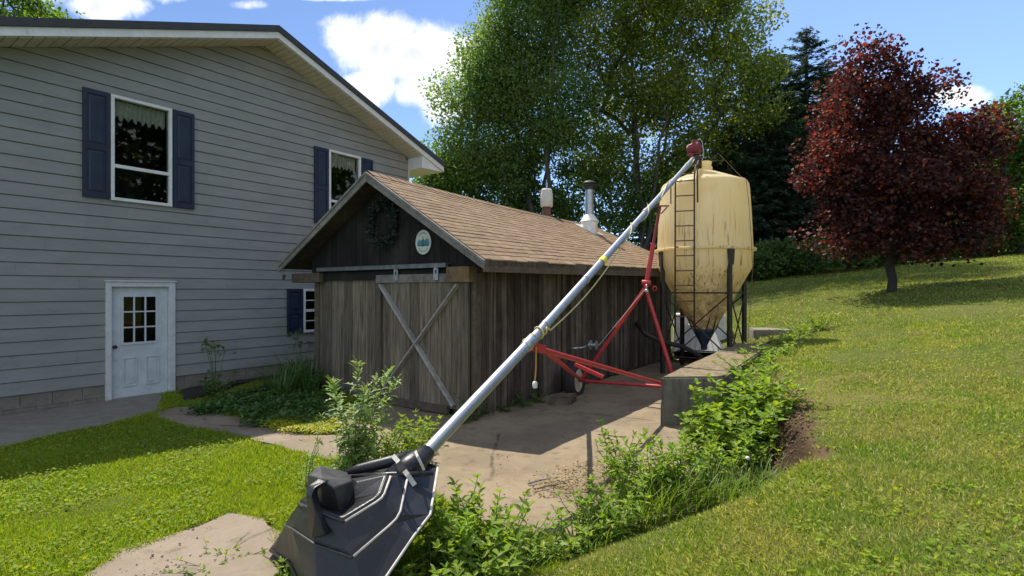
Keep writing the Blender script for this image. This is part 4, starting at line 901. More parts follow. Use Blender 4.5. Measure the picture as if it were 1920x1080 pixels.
    # wheels
    for hb, sg in ((hubL, -1), (hubR, 1)):
        wx = unit(hubR - hubL) * sg; gz = -.07 if sg < 0 else -.02; Rw = hb[2] - gz + .012; c = hb + wx * .0
        t_ = MB(); t_.lathe(c, [(Rw * .60, -.075), (Rw * .80, -.09), (Rw * .93, -.085), (Rw, -.055), (Rw, .055), (Rw * .93, .085), (Rw * .80, .09), (Rw * .60, .075)], 36, wx, False)
        wh = t_.build('wheel', M['rubber'], root, True, autosmooth=35)
        r_ = MB(); r_.lathe(c, [(Rw * .615, -.07), (Rw * .56, -.075), (Rw * .52, -.05), (Rw * .36, -.03), (Rw * .18, -.035), (Rw * .16, -.07), (Rw * .08, -.075)], 30, wx); r_.lathe(c, [(Rw * .60, -.06), (Rw * .60, .06)], 30, wx, False); r_.lathe(c, [(Rw * .615, .07), (Rw * .5, .03), (Rw * .1, .02)], 30, wx); r_.build('rim', M['rim'], wh, True, autosmooth=35)
    # hopper : stepped black dish at the foot of the tube
    A = [P(820, 876, 3.85), P(806, 964, 3.45), P(776, 1003, 3.28), P(690, 1130, 2.98), P(590, 1150, 2.95), P(545, 1056, 3.5), P(508, 1032, 3.8), P(555, 965, 4.35), P(640, 900, 4.5), P(760, 862, 4.25)]
    B = [P(765, 893, 3.62), P(750, 966, 3.33), P(737, 980, 3.29), P(660, 1046, 3.07), P(590, 1020, 3.15), P(548, 992, 3.42), P(534, 985, 3.60), P(590, 935, 4.0), P(660, 893, 4.15), P(735, 876, 4.0)]
    Cc = [P(733, 893, 3.52), P(720, 930, 3.36), P(712, 938, 3.33), P(645, 979, 3.17), P(594, 958, 3.2), P(570, 948, 3.4), P(560, 944, 3.55), P(600, 918, 3.85), P(655, 893, 3.95), P(712, 884, 3.82)]
    D = [P(668, 903, 3.50), P(660, 935, 3.42), P(655, 945, 3.40), P(640, 955, 3.38), P(604, 944, 3.38), P(590, 930, 3.45), P(585, 925, 3.55), P(605, 912, 3.72), P(630, 900, 3.78), P(655, 895, 3.7)]
    hm = MB(); n = len(A)
    cen = sum(D) / n
    def off(ring, k): c_ = sum(ring) / n; return [p + (c_ - p) * k for p in ring]
    nd = unit(cen - sum(A) / n)
    ringsl = [[p - nd * .03 for p in A], A, [p + nd * .055 for p in off(B, -.02)], [p + nd * .07 for p in off(B, .035)], [p + nd * .055 for p in off(Cc, -.02)], [p + nd * .07 for p in off(Cc, .06)], [p + nd * .0 for p in D]]
    ringsl[2] = B; ringsl[3] = [p + nd * .03 for p in off(B, .05)]; ringsl[4] = Cc; ringsl[5] = [p + nd * .03 for p in off(Cc, .07)]
    vs = [p for r in ringsl for p in r]; fs = [(i * n + k, i * n + (k + 1) % n, (i + 1) * n + (k + 1) % n, (i + 1) * n + k) for i in range(len(ringsl) - 1) for k in range(n)] + [tuple((len(ringsl) - 1) * n + k for k in range(n))]
    hm.add(vs, fs); hp = hm.build('hopper', M['black_plastic'], root, False)
    md = hp.modifiers.new('bevel', 'BEVEL'); md.width = .018; md.segments = 3; md.angle_limit = rad(18)
    # raised box at the middle of the hopper, with an arched flange running down its face
    tp = [P(577, 893, 3.42), P(598, 874, 3.62), P(652, 888, 3.66), P(661, 904, 3.44), P(628, 917, 3.24), P(602, 900, 3.24)]
    bt = [P(572, 945, 3.55), P(600, 930, 3.75), P(665, 925, 3.75), P(672, 948, 3.52), P(640, 975, 3.36), P(604, 965, 3.38)]
    ce = sum(tp) / 6; tp2 = [p + (ce - p) * .05 + np.array((0, 0, .012)) for p in tp]; m = MB()
    vs = bt + tp + tp2; fs = [(i * 6 + k, i * 6 + (k + 1) % 6, (i + 1) * 6 + (k + 1) % 6, (i + 1) * 6 + k) for i in range(2) for k in range(6)] + [tuple(12 + k for k in range(6))]
    bx = m.add(vs, fs).build('hopper_box', M['dusty_sheen_black'], hp); md = bx.modifiers.new('bevel', 'BEVEL'); md.width = .018; md.segments = 3; md.angle_limit = rad(20)
    m = MB(); fl = [(P(612, 903, 3.22), P(596, 897, 3.25)), (P(590, 914, 3.16), P(576, 912, 3.2)), (P(583, 930, 3.12), P(573, 930, 3.17)), (P(592, 965, 3.08), P(576, 965, 3.16)), (P(609, 1004, 3.06), P(583, 1010, 3.12))]
    vs = []; 
    for a, b_ in fl: vs += [a, b_, b_ + nd * -.03 + (0, .10, -.02), a + (0, .10, -.02)]
    fs = [(i * 4 + k, i * 4 + (k + 1) % 4, i * 4 + 4 + (k + 1) % 4, i * 4 + 4 + k) for i in range(len(fl) - 1) for k in range(4)] + [(3, 2, 1, 0), tuple(len(vs) - 4 + k for k in range(4))]
    fo = m.add(vs, fs).build('hopper_flange', M['black_plastic'], hp); md = fo.modifiers.new('bevel', 'BEVEL'); md.width = .01; md.segments = 2
    # worn rim and ridges; pale colour also paints the sun caught on the ridges
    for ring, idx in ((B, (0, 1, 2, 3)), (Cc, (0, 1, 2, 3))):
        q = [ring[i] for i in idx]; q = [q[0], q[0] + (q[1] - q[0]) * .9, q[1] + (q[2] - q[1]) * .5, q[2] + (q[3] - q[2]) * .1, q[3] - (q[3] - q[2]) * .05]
        q = [p - (0, .012, -.004) for p in q]; MB().tube(q, .0075, 8).build('hopper_ridge', M['worn_glint'], hp, True)
    for ring in (B, Cc): MB().tube([ring[i] - (0, .008, -.004) for i in (3, 4, 5, 6)], .008, 8).build('hopper_ridge', M['dusty_sheen_black'], hp, True)
    MB().tube([A[i] + (0.004, -.004, 0) for i in (0, 1, 2, 3, 4)], .009, 8).build('hopper_rim', M['worn_glint'], hp, True)
    MB().tube([A[i] for i in (4, 5, 6, 7, 8, 9, 0)], .014, 8).build('hopper_rim', M['black_plastic'], hp, True)
    # rolled cover along the top and the rubber boot round the tube
    a, b_ = P(648, 885, 3.72), P(772, 856, 3.80); MB().tube([a, a + (b_ - a) * .2, a + (b_ - a) * .6, b_], [.018, .034, .040, .046], 14).build('rolled_cover', M['black_plastic'], root, True)
    m = MB(); m.tube([P(735, 897, 3.62), P(778, 868, 3.76), p0 - d1 * .02, p0 + d1 * .06], [.07, .085, .074, .060], 20); m.build('rubber_boot', M['black_plastic'], root, True)
    m = MB(); m.tube([P(660, 893, 3.66), P(735, 890, 3.58), P(812, 888, 3.66)], [.012, .02, .016], 12); m.build('hopper_lip', M['black_plastic'], hp, True)
    m = MB(); q = [P(737, 855, 3.68), P(744, 862, 3.6), P(752, 874, 3.52), P(764, 890, 3.47), P(777, 909, 3.45)]
    for u_, v_ in zip(q[:-1], q[1:]): m.beam(u_, v_ + (v_ - u_) * .05, .03, .005, (0, -1, .3))
    m.build('strap', M['strap'], root)
    MB().beam(P(747, 868, 3.50), P(756, 882, 3.46), .045, .018, (0, -1, .3)).build('buckle', M['dark_metal'], root)
    m = MB(); q = [P(779, 846, 3.72), P(783, 856, 3.62), P(789, 868, 3.60), P(795, 881, 3.60)]
    for u_, v_ in zip(q[:-1], q[1:]): m.beam(u_, v_ + (v_ - u_) * .05, .018, .005, (0, -1, .3))
    m.build('strap', M['strap'], root)
build_auger()
def rough_block(name, label, cat, quad, z0, z1, mat, seed, jit=.012, n=9, top=None):
    """a cast block: subdivided box over a ground quad with chipped, wavering faces"""
    rng = np.random.default_rng(seed); q = [np.array(p, float) for p in quad]; c = sum(q) / 4
    root = thing(name, label, cat, (c[0], c[1], z0)); import bmesh
    bm = bmesh.new(); zt = top or [z1] * 4
    vs = [bm.verts.new((p[0], p[1], z0)) for p in q] + [bm.verts.new((p[0], p[1], z)) for p, z in zip(q, zt)]
    for f in ((3, 2, 1, 0), (4, 5, 6, 7), (0, 1, 5, 4), (1, 2, 6, 5), (2, 3, 7, 6), (3, 0, 4, 7)): bm.faces.new([vs[i] for i in f])
    bmesh.ops.bevel(bm, geom=list(bm.edges), offset=.025, segments=2, affect='EDGES')
    bmesh.ops.subdivide_edges(bm, edges=[e for e in bm.edges if e.calc_length() > .25], cuts=n, use_grid_fill=True)
    for v in bm.verts:
        p = np.array(v.co); a = (vnoise(p[0] * 1.0 + p[2], p[1] + p[2], 3.5, seed) - .5) + .5 * (vnoise(p[0] + p[2] * .7, p[1] - p[2], 11, seed + 1) - .5)
        v.co += Vector(unit(p - np.array((c[0], c[1], (z0 + z1) / 2)))) * float(a) * jit * 2.2
    me = bpy.data.meshes.new(name); bm.to_mesh(me); bm.free(); me.materials.append(mat)
    me.transform(Matrix.Translation(-Vector(root.location))); o = bpy.data.objects.new('block', me); COL.objects.link(o); o.parent = root
    me.polygons.foreach_set('use_smooth', np.ones(len(me.polygons), bool)); es = o.modifiers.new('split', 'EDGE_SPLIT'); es.split_angle = rad(35); return root
wn = sh(-.25, -2.47)
W0 = P(1239, 704, 7.62)[:2]; W1 = W0 + .93 * np.array((.985, .05)); W3 = np.array((5.22, 12.55)); W2 = W3 + .85 * np.array((.9, -.35))
rough_block('retaining_wall', 'thick low concrete retaining wall beside the pad with weeds at its foot', 'wall', [W0, W1, W2, W3], -.2, .70, M['wall_top'], 3, .026, 16)
b0 = P(1413, 632, 13.3)[:2]; bz = float(ground(b0[0], b0[1]))
rough_block('concrete_block', 'small concrete block half sunk in the grass beyond the silo', 'block', [b0, b0 + (.95, -.1), b0 + (1.25, .75), b0 + (.25, .85)], bz - .15, bz + .30, M['wall_conc'], 8, .02, 5)
rough_block('timber_block', 'short timber block lying against the auger wheel', 'block', [P(1030, 757, 9.0)[:2], P(1069, 760, 8.95)[:2], P(1082, 748, 9.35)[:2], P(1040, 746, 9.4)[:2]], -.05, .14, M['brown_beam'], 9, .006, 3)
# ------------------------------------------------------------------ trees
M['leaf_left'] = leafmat('leaf_deep_green', (.125, .205, .070), (.165, .24, .078), (1.4, 1.4, .6), .64, .35, .6, .7)
M['leaf_right'] = leafmat('leaf_yellow_green', (.17, .225, .052), (.135, .20, .050), (1.5, 1.45, .5), .66, .35, .6, .8, (.24, .23, .05))
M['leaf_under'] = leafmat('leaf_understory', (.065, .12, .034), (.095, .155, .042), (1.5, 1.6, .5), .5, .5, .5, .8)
M['leaf_bright'] = leafmat('leaf_bright', (.12, .20, .038), (.09, .16, .034), (1.5, 1.5, .45), .55, .5, .5, .8)
M['leaf_red'] = leafmat('leaf_purple_red', (.034, .016, .020), (.068, .023, .020), (2.5, 1.3, .9), .45, .75, .55, .9, (.125, .04, .024), .4)
M['needles'] = leafmat('needles', (.036, .066, .042), (.052, .085, .048), (1.2, 1.4, .7), .3, .5, .6, .9)
def ell(px, py, Y, rx, ry, rd=None, w=1.0):
    c = P(px, py, Y); return (c, np.array((rx * Y / 1000, (rd or rx) * Y / 1000, ry * Y / 1000)), w)
def tree(name, label, base, lobes, nclus, perc, leaf, mats, trunk_r=.2, seed=0, stems=1, crad=.55, group=None, fork=.25, cat='tree', lw=.62, tips=.016, droop=.25, shell=2.0, spread=.4, minz=.4, bark='bark'):
    rng = np.random.default_rng(seed); base = np.array(base, float)
    root = thing(name, label, cat, base, group)
    wts = np.array([l[2] * l[1][0] * l[1][1] * l[1][2] for l in lobes]) ** .8; wts /= wts.sum()
    cl = []; tries = 0; mind = crad * .55
    zlo = base[2] + minz
    while len(cl) < nclus and tries < nclus * 12:
        tries += 1; k = rng.choice(len(lobes), p=wts); d = rdir(rng, 1)[0]; r = rng.random() ** (1 / (2 + shell)); p = lobes[k][0] + d * r * lobes[k][1] * rng.uniform(.85, 1.08)
        if p[2] < zlo: continue
        if cl and np.min(np.linalg.norm(np.array(cl) - p, axis=1)) < mind * rng.random(): continue
        cl.append(p)
    cl = np.array(cl); cx = cl.mean(0); zmax = cl[:, 2].max(); zmin = cl[:, 2].min()
    nodes = [base]; par = [-1]; H = zmax - base[2]
    for s in range(stems):
        tgt = np.array((cx[0], cx[1], base[2] + H * .78)); 
        if stems > 1:
            a = 2 * math.pi * s / stems + rng.random(); tgt = tgt + np.array((math.cos(a), math.sin(a), 0)) * H * spread * rng.uniform(.4, .8)
        start = 0; k = 14; f0 = 0 if stems == 1 else 0
        prev = 0
        for i in range(1, k + 1):
            f = i / k; p = base + (tgt - base) * np.array((f ** 1.4, f ** 1.4, f)) + np.array((*rng.normal(size=2), 0)) * H * .005
            nodes.append(p); par.append(prev); prev = len(nodes) - 1
    order = np.argsort(np.linalg.norm(cl - (base + np.array((0, 0, H * .4))), axis=1)); tipn = []
    for ci in order:
        c = cl[ci]; N = np.array(nodes); d = c - N; hd = np.hypot(d[:, 0], d[:, 1]); dist = np.linalg.norm(d, axis=1)
        cost = dist + 1.6 * np.maximum(0, hd * .45 - d[:, 2]) + (N[:, 2] < base[2] + H * fork * .8) * 3
        j = int(np.argmin(cost)); L = dist[j]; k = max(1, int(L / .7)); prev = j; p0 = N[j]
        for i in range(1, k + 1):
            f = i / k; q = p0 + (c - p0) * f + np.array((0, 0, L * .10 * math.sin(math.pi * f))) + rng.normal(size=3) * .05 * (1 if i < k else 0)
            nodes.append(q); par.append(prev); prev = len(nodes) - 1
        tipn.append(prev)
    cnt = np.zeros(len(nodes)); 
    for i in tipn:
        while i != -1: cnt[i] += 1; i = par[i]
    r = np.maximum(tips, trunk_r * (np.maximum(cnt, .5) / max(cnt[0], 1)) ** .5)
    mb = MB(); nn = 6
    for i in range(1, len(nodes)):
        if cnt[i] == 0: continue
        j = par[i]; d = nodes[i] - nodes[j]
        if np.linalg.norm(d) < 1e-3: continue
        rj = min(r[j], r[i] * 1.6) if j else r[j] * 1.15
        mb.tube([nodes[j], nodes[i] + d * .04], [rj, r[i]], 8 if r[i] > .06 else 5, False)
    mb.build('trunk', M[bark], root, True)
    n = len(cl) * perc; idx = np.repeat(np.arange(len(cl)), perc)
    nz = rng.normal(size=(n, 3)); nz *= np.minimum(1, 1.75 / np.linalg.norm(nz, axis=1, keepdims=True)); sz = (crad * rng.uniform(.6, 1.25, len(cl)))[idx, None]
    pos = cl[idx] + nz * sz * np.array((.62, .62, .46))
    keep = rng.random(n) < (.5 + .5 * rng.random(len(cl)))[idx]; pos = pos[keep]; n = len(pos); idx = idx[keep]
    xd = rdir(rng, n) + np.array((0, 0, -droop)); zd = rdir(rng, n) * .8 + np.array((0, 0, .8))
    sc = leaf * rng.uniform(.65, 1.3, n); L = Leaves(); L.add(LEAF_Q, pos, unit(xd), zd, sc, sc * lw); L.build('crown', mats, root)
    return root
def conifer(name, label, base, H, R, seed, group=None, mat='needles', dens=1.0, lean=0):
    rng = np.random.default_rng(seed); base = np.array(base, float); root = thing(name, label, 'tree', base, group)
    tb = MB(); tb.tube([base, base + (0, 0, H * .5), base + (lean, 0, H)], [.022 * H, .014 * H, .01], 8); 
    L = Leaves(); P_, X_, Z_, S_ = [], [], [], []
    z = .06 * H
    while z < H * .985:
        f = z / H; nb = int(6 + 3 * rng.random()); rr = 1.15 * R * (1 - f) ** .62 * (.75 + .5 * rng.random()) * min(1, .55 + f * 3)
        for b in range(nb):
            a = rng.uniform(0, 2 * math.pi); l = max(.15, rr * rng.uniform(.55, 1.15)); dirv = np.array((math.cos(a), math.sin(a), .15 - .35 * (1 - f)))
            o = base + np.array((lean * f, 0, z)); tip = o + dirv * l + np.array((0, 0, .12 * l))
            if l > .5: tb.tube([o, o + dirv * l * .6, tip], [.02 + .01 * l, .012, .006], 4, False)
            m = max(4, int(l * 15 * dens)); s = rng.random(m) ** .75; pp = o + dirv * l * s[:, None] + np.array((0, 0, 1)) * (.12 * l * s ** 2)[:, None]
            for q in range(3):
                sd = np.array((-math.sin(a), math.cos(a), 0)) * rng.choice((-1, 1), m)[:, None]
                P_.append(pp + rng.normal(size=(m, 3)) * .05); X_.append(dirv * .7 + sd * rng.uniform(.2, 1.2, m)[:, None] + np.array((0, 0, -1)) * rng.uniform(0, .55, m)[:, None]); Z_.append(np.tile((0, 0, 1.0), (m, 1)) + rng.normal(size=(m, 3)) * .35); S_.append(rng.uniform(.22, .46, m) * (.65 + .35 * (1 - f)))
        z += H * .022 * rng.uniform(.8, 1.3)
    S_ = np.concatenate(S_); L.add(LEAF_Q, np.concatenate(P_), np.concatenate(X_), np.concatenate(Z_), S_, S_ * .30)
    tb.build('trunk', M['bark'], root, True); L.build('crown', M[mat], root); return root
def gz(x, y): return float(ground(x, y))
def gbase(px, Y): x = (px - 960) / 1000 * Y; return np.array((x, Y, gz(x, Y) - .05))
def build_trees():
    tree('ash_tree', 'tall bushy green tree nearest the house roof, left one of the two big trees', gbase(1015, 32), [ell(858, 215, 32, 44, 84), ell(930, 130, 32, 58, 100), ell(1000, 50, 32, 80, 110), ell(965, 240, 33, 80, 100), ell(1060, 190, 31, 55, 110), ell(905, 310, 32, 70, 50), ell(1030, -70, 32, 110, 90), ell(850, 310, 33, 34, 50)],
         235, 620, .185, M['leaf_left'], .25, 1, 4, 1.5, spread=.16)
    tree('maple_tree', 'tall open yellow-green tree with visible forked limbs behind the silo', gbase(1205, 31), [ell(1130, 60, 31, 80, 80), ell(1250, 40, 31, 110, 90), ell(1370, 55, 31, 64, 80), ell(1385, 150, 31, 50, 50), ell(1180, 190, 32, 80, 70), ell(1300, 165, 30, 85, 70), ell(1240, -80, 31, 150, 80), ell(1405, 235, 32, 36, 30, 40), ell(1115, 270, 31, 50, 50, None, .6), ell(1250, 285, 31, 60, 36, None, .4), ell(1335, 280, 31, 40, 40, None, .6)],
         200, 560, .175, M['leaf_right'], .25, 2, 4, 1.45, spread=.20, lw=.75)
    # understory between the trunks
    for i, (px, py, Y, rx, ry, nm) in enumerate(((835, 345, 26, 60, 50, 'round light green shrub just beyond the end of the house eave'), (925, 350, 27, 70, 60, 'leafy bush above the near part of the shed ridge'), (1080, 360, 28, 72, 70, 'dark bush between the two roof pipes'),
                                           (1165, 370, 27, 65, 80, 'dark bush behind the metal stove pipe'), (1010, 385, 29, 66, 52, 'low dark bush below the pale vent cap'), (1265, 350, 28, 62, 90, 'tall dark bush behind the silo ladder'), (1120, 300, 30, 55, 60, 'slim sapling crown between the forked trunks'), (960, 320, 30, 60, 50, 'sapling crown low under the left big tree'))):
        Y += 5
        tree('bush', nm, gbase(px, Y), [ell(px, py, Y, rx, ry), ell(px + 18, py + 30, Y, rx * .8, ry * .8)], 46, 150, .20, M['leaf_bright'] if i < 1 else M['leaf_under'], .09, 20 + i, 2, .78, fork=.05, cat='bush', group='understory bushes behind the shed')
    # dark evergreens
    for i, (px, py, Y, R, nm) in enumerate(((1345, 140, 29, 3.4, 'dark evergreen directly behind the silo lid'), (1398, 150, 27, 3.3, 'dark evergreen above the right shoulder of the silo'), (1442, 92, 31, 3.6, 'tall dark evergreen right of the silo with a broad top'),
                                           (1462, 100, 32, 4.0, 'broad dark evergreen filling the gap left of the tallest spruce'), (1488, 128, 29, 3.6, 'dark evergreen close at the left foot of the tallest spruce'), (1548, 118, 31, 3.8, 'dark evergreen close at the right foot of the tallest spruce'), (1860, 235, 33, 3.8, 'dark evergreen between the red maple and the right edge tree'), (1905, 250, 36, 4.2, 'dark evergreen deep behind the right edge tree'), (1512, 46, 30, 4.1, 'tallest pointed spruce left of the red maple'), (1475, 170, 26, 3.0, 'shorter dark spruce in front of the tallest one'), (1570, 140, 33, 3.6, 'dark spruce mostly hidden by the red maple crown'), (1640, 200, 34, 3.6, 'spruce behind the middle of the red maple'), (1725, 230, 34, 3.6, 'spruce behind the right half of the red maple'), (1795, 260, 33, 3.2, 'spruce in the gap right of the red maple'),
                                           (1290, 240, 31, 3.0, 'dark evergreen seen through the open tree left of the silo'), (1365, 230, 25.5, 2.8, 'dark evergreen close behind the silo body'), (1420, 260, 25.5, 2.8, 'lower dark evergreen at the right edge of the silo'), (1530, 250, 27, 2.9, 'lower spruce at the left rim of the red maple'), (1235, 300, 31, 2.8, 'shadowy evergreen low between the forked trunks'))):
        Y += 6; b = gbase(px, Y); H = CAMZ + (544 - py) / 1000 * Y - b[2]; conifer('spruce_tree', nm, b, H, R, 40 + i, 'dark evergreens beyond the lawn', dens=1.5)
    # shrubs along the foot of the wood
    for i, (px, Y, h, nm) in enumerate(((1405, 24.0, 62, 'low dark shrub beside the silo legs at the wood edge'), (1455, 24.5, 70, 'wood-edge shrub left of the red maple trunk'), (1520, 24, 66, 'rounded shrub under the left side of the red maple'), (1590, 25, 62, 'shrub close left of the maple trunk at the wood edge'), (1660, 25.5, 60, 'shrub straight behind the maple trunk'), (1735, 26, 66, 'shrub just right of the maple trunk at the wood edge'), (1805, 26, 70, 'shrub right of the maple crown at the wood edge'), (1350, 25, 66, 'dark shrub behind the silo cone'), (1865, 26.5, 66, 'shrub under the right edge tree'), (1925, 27, 70, 'shrub at the very right edge of the picture'))):
        b = gbase(px, Y); t = CAMZ - (0) ; z = b[2] + h * .5 * Y / 1000
        c = np.array((b[0], b[1], b[2] + h * .42 * Y / 1000)); rr = np.array((44 * Y / 1000, 40 * Y / 1000, h * .52 * Y / 1000))
        tree('shrub', nm, b, [(c, rr, 1.0)], 46, 120, .16, M['leaf_under'], .05, 60 + i, 2, .5, fork=.0, cat='shrub', group='shrubs along the wood edge')
    # right edge trees
    tree('broadleaf_tree', 'sunlit light green tree at the right edge of the picture', gbase(1915, 25), [ell(1875, 260, 25, 44, 64), ell(1935, 225, 25, 70, 70), ell(1880, 360, 25, 55, 80), ell(1950, 340, 25, 70, 110), ell(1905, 430, 25, 60, 50), ell(2000, 280, 25, 70, 110)], 230, 170, .17, M['leaf_bright'], .2, 81, 1, .65, fork=.1)
    tree('broadleaf_tree', 'dim green tree between the red maple and the right edge tree', gbase(1835, 27), [ell(1830, 330, 27, 42, 60), ell(1850, 400, 27, 45, 60)], 70, 120, .17, M['leaf_under'], .15, 82, 1, .65, fork=.1)
    # red maple on the lawn
    Y = 16; b = np.array((11.38, 16, gz(11.38, 16) - .05))
    tree('red_maple', 'dark red maple standing alone on the lawn with its shadow beside it', b, [ell(1640, 130, Y, 52, 52), ell(1600, 215, Y, 62, 60), ell(1690, 215, Y, 66, 62), ell(1580, 325, Y, 62, 66), ell(1660, 330, Y, 100, 95), ell(1755, 330, Y, 75, 85), ell(1598, 425, Y, 70, 55), ell(1690, 430, Y, 90, 55), ell(1780, 420, Y, 66, 55), ell(1725, 180, Y, 44, 34), ell(1550, 265, Y, 34, 30), ell(1800, 270, Y, 46, 46), ell(1838, 232, Y, 28, 20), ell(1830, 380, Y, 44, 50)],
         240, 270, .11, M['leaf_red'], .12, 90, 1, .66, fork=.16, lw=.9, droop=.35, shell=1.6, minz=1.35, bark='dark_bark')
    # tree top over the house roof, far behind the house
    Y = 26; tree('background_tree', 'tree top showing above the house roof at the upper left', np.array((-23.5, Y, 0)), [ell(40, 30, Y, 55, 50), ell(110, 30, Y, 30, 26), ell(60, 100, Y, 90, 70), ell(10, 0, Y, 60, 40)], 110, 90, .2, M['leaf_bright'], .3, 91, 1, .6, fork=.3)
    tree('bush', 'pale green tree top peeping past the tip of the house eave', gbase(800, 30), [ell(806, 300, 30, 26, 36), ell(830, 330, 30, 40, 40)], 40, 80, .18, M['leaf_bright'], .1, 92, 1, .6, fork=.2, cat='bush', group='understory bushes behind the shed')
build_trees()
# ------------------------------------------------------------------ far wood opposite the house (seen in its window panes)
def build_far_wood():
    rng = np.random.default_rng(7); L = Leaves(); cs = []
    for i in range(46):
        x = rng.uniform(31, 38); y = rng.uniform(-18, 14); g0 = gz(x, y); h = rng.uniform(17, 23)
        for k in range(16): cs.append((x + rng.normal() * 1.6, y + rng.normal() * 1.6, g0 + h * rng.uniform(.08, 1)))
    cs = np.array(cs); n = len(cs) * 40; idx = np.repeat(np.arange(len(cs)), 40); pos = cs[idx] + rng.normal(size=(n, 3)) * .75
    L.add(LEAF_Q, pos, rdir(rng, n), rdir(rng, n), rng.uniform(.5, .9, n), rng.uniform(.35, .6, n))
    o = L.build('woods', M['leaf_under']); tag(o, 'dense dark wood across the lawn that the house windows look out on', 'woods', kind='stuff')
build_far_wood()
# ------------------------------------------------------------------ grass
M['grass_left'] = leafmat('grass_lush', (.21, .32, .026), (.255, .34, .034), (1.5, 1.45, .4), .5, .8, .6, .5, (.26, .27, .05), .2)
M['grass_right'] = leafmat('grass_mown', (.19, .29, .040), (.31, .33, .090), (1.35, 1.35, .5), .48, 1.5, .7, .6, (.44, .40, .20), .2)
M['grass_dead'] = leafmat('grass_dead', (.36, .28, .14), (.27, .20, .10), (1.2, 1.1, .8), .3, .8, .8, .6)
HOUSE_FP = [tuple((H_O + H_U * t + H_N * n)[:2]) for t, n in ((T0, .03), (T1 + .1, .03), (T1 + .1, -9), (T0, -9))]
SHED_FP = [tuple(sh(t, s)[:2]) for t, s in ((-.05, -.03), (8.6, -.03), (8, 4.05), (-.05, 4.05))]
WALL_FP = [W0, W1, W2, W3]
def blades(name, n, q0, q1, y0, y1, mat, h0, h1, side, seed, wscale=1.0, extra=None, lean=.6, excl=True):
    rng = np.random.default_rng(seed); y = np.exp(rng.uniform(math.log(y0), math.log(y1), n)); x = rng.uniform(q0, q1, n) * y
    d = edge_d(x, y); keep = np.ones(n, bool)
    if side == 'left': keep &= d < .12
    if side == 'right': keep &= d > -.05 + .1 * (vnoise(x, y, 3, 8) - .5)
    jx = x + (vnoise(x, y, 4, 1) - .5) * .16; jy = y + (vnoise(x, y, 4, 2) - .5) * .16
    for p in (PAD, WALK, STRIP, SLAB, BED): keep &= ~inpoly(jx, jy, p)
    for p in (HOUSE_FP, SHED_FP, WALL_FP): keep &= ~inpoly(x, y, p)
    if side == 'right':
        soil = np.exp(-(((x - 3.32 - .4 * (y - 6.3)) / .26) ** 2 + ((y - 6.3) / 1.5) ** 2)) + .8 * np.exp(-(((x - 2.74) / .2) ** 2 + ((y - 5.0) / .5) ** 2)); keep &= rng.random(n) > soil * 1.25 * (vnoise(x, y, 3.3, 6) * .8 + .5)
    if extra is not None: keep &= extra(x, y, rng)
    x, y = x[keep], y[keep]; n = len(x); z = ground(x, y) - .012
    patch = .55 + .55 * sstep(.35, .75, vnoise(x, y, .8, 31)) + .6 * vnoise(x, y, 1.6, 3) * vnoise(x, y, 5, 4) ** .5
    up = np.stack((rng.normal(size=n) * lean, rng.normal(size=n) * lean, np.ones(n)), -1); zd = rdir(rng, n); zd[:, 2] *= .3
    if side == 'right' and extra is None:      # the mower leaves passes of grass laid one way, then the other
        st = np.clip(np.sin(2 * np.pi * (x * .84 - y * .54 + .25 * vnoise(x, y, .5, 40)) / 1.9) * 3, -1, 1) * .55; up[:, 0] += st * .54; up[:, 1] += st * .84
    h = rng.uniform(h0, h1, n) * patch * (1 + .02 * y); w = (.0045 + .0009 * y) * wscale * rng.uniform(.7, 1.4, n)
    L = Leaves(); L.add(LEAF_T, np.stack((x, y, z), -1), up, zd, h, w); o = L.build(name, mat)
    return o
o = blades('lawn_grass', 280000, -1.06, .1, 3.0, 11.5, M['grass_left'], .035, .075, 'left', 1); tag(o, 'short bright green grass of the sunlit lawn left of the auger', 'grass', kind='stuff')
o = blades('mown_grass', 520000, -.35, 1.06, 1.5, 26, M['grass_right'], .032, .065, 'right', 2, 1.15, None, .9); tag(o, 'mown patchy green and straw coloured grass of the rising lawn', 'grass', kind='stuff')
o = blades('dry_grass', 50000, -.2, 1.06, 1.8, 12, M['grass_dead'], .02, .05, 'right', 3, .9, lambda x, y, r: r.random(len(x)) < (.25 + 1.2 * np.exp(-(((x - 4.1) / 1.2) ** 2 + ((y - 6.4) / 1.7) ** 2)) + .5 * (vnoise(x, y, .9, 9) > .55)), 1.6); tag(o, 'dead straw coloured clippings lying in the mown lawn', 'grass', kind='stuff')
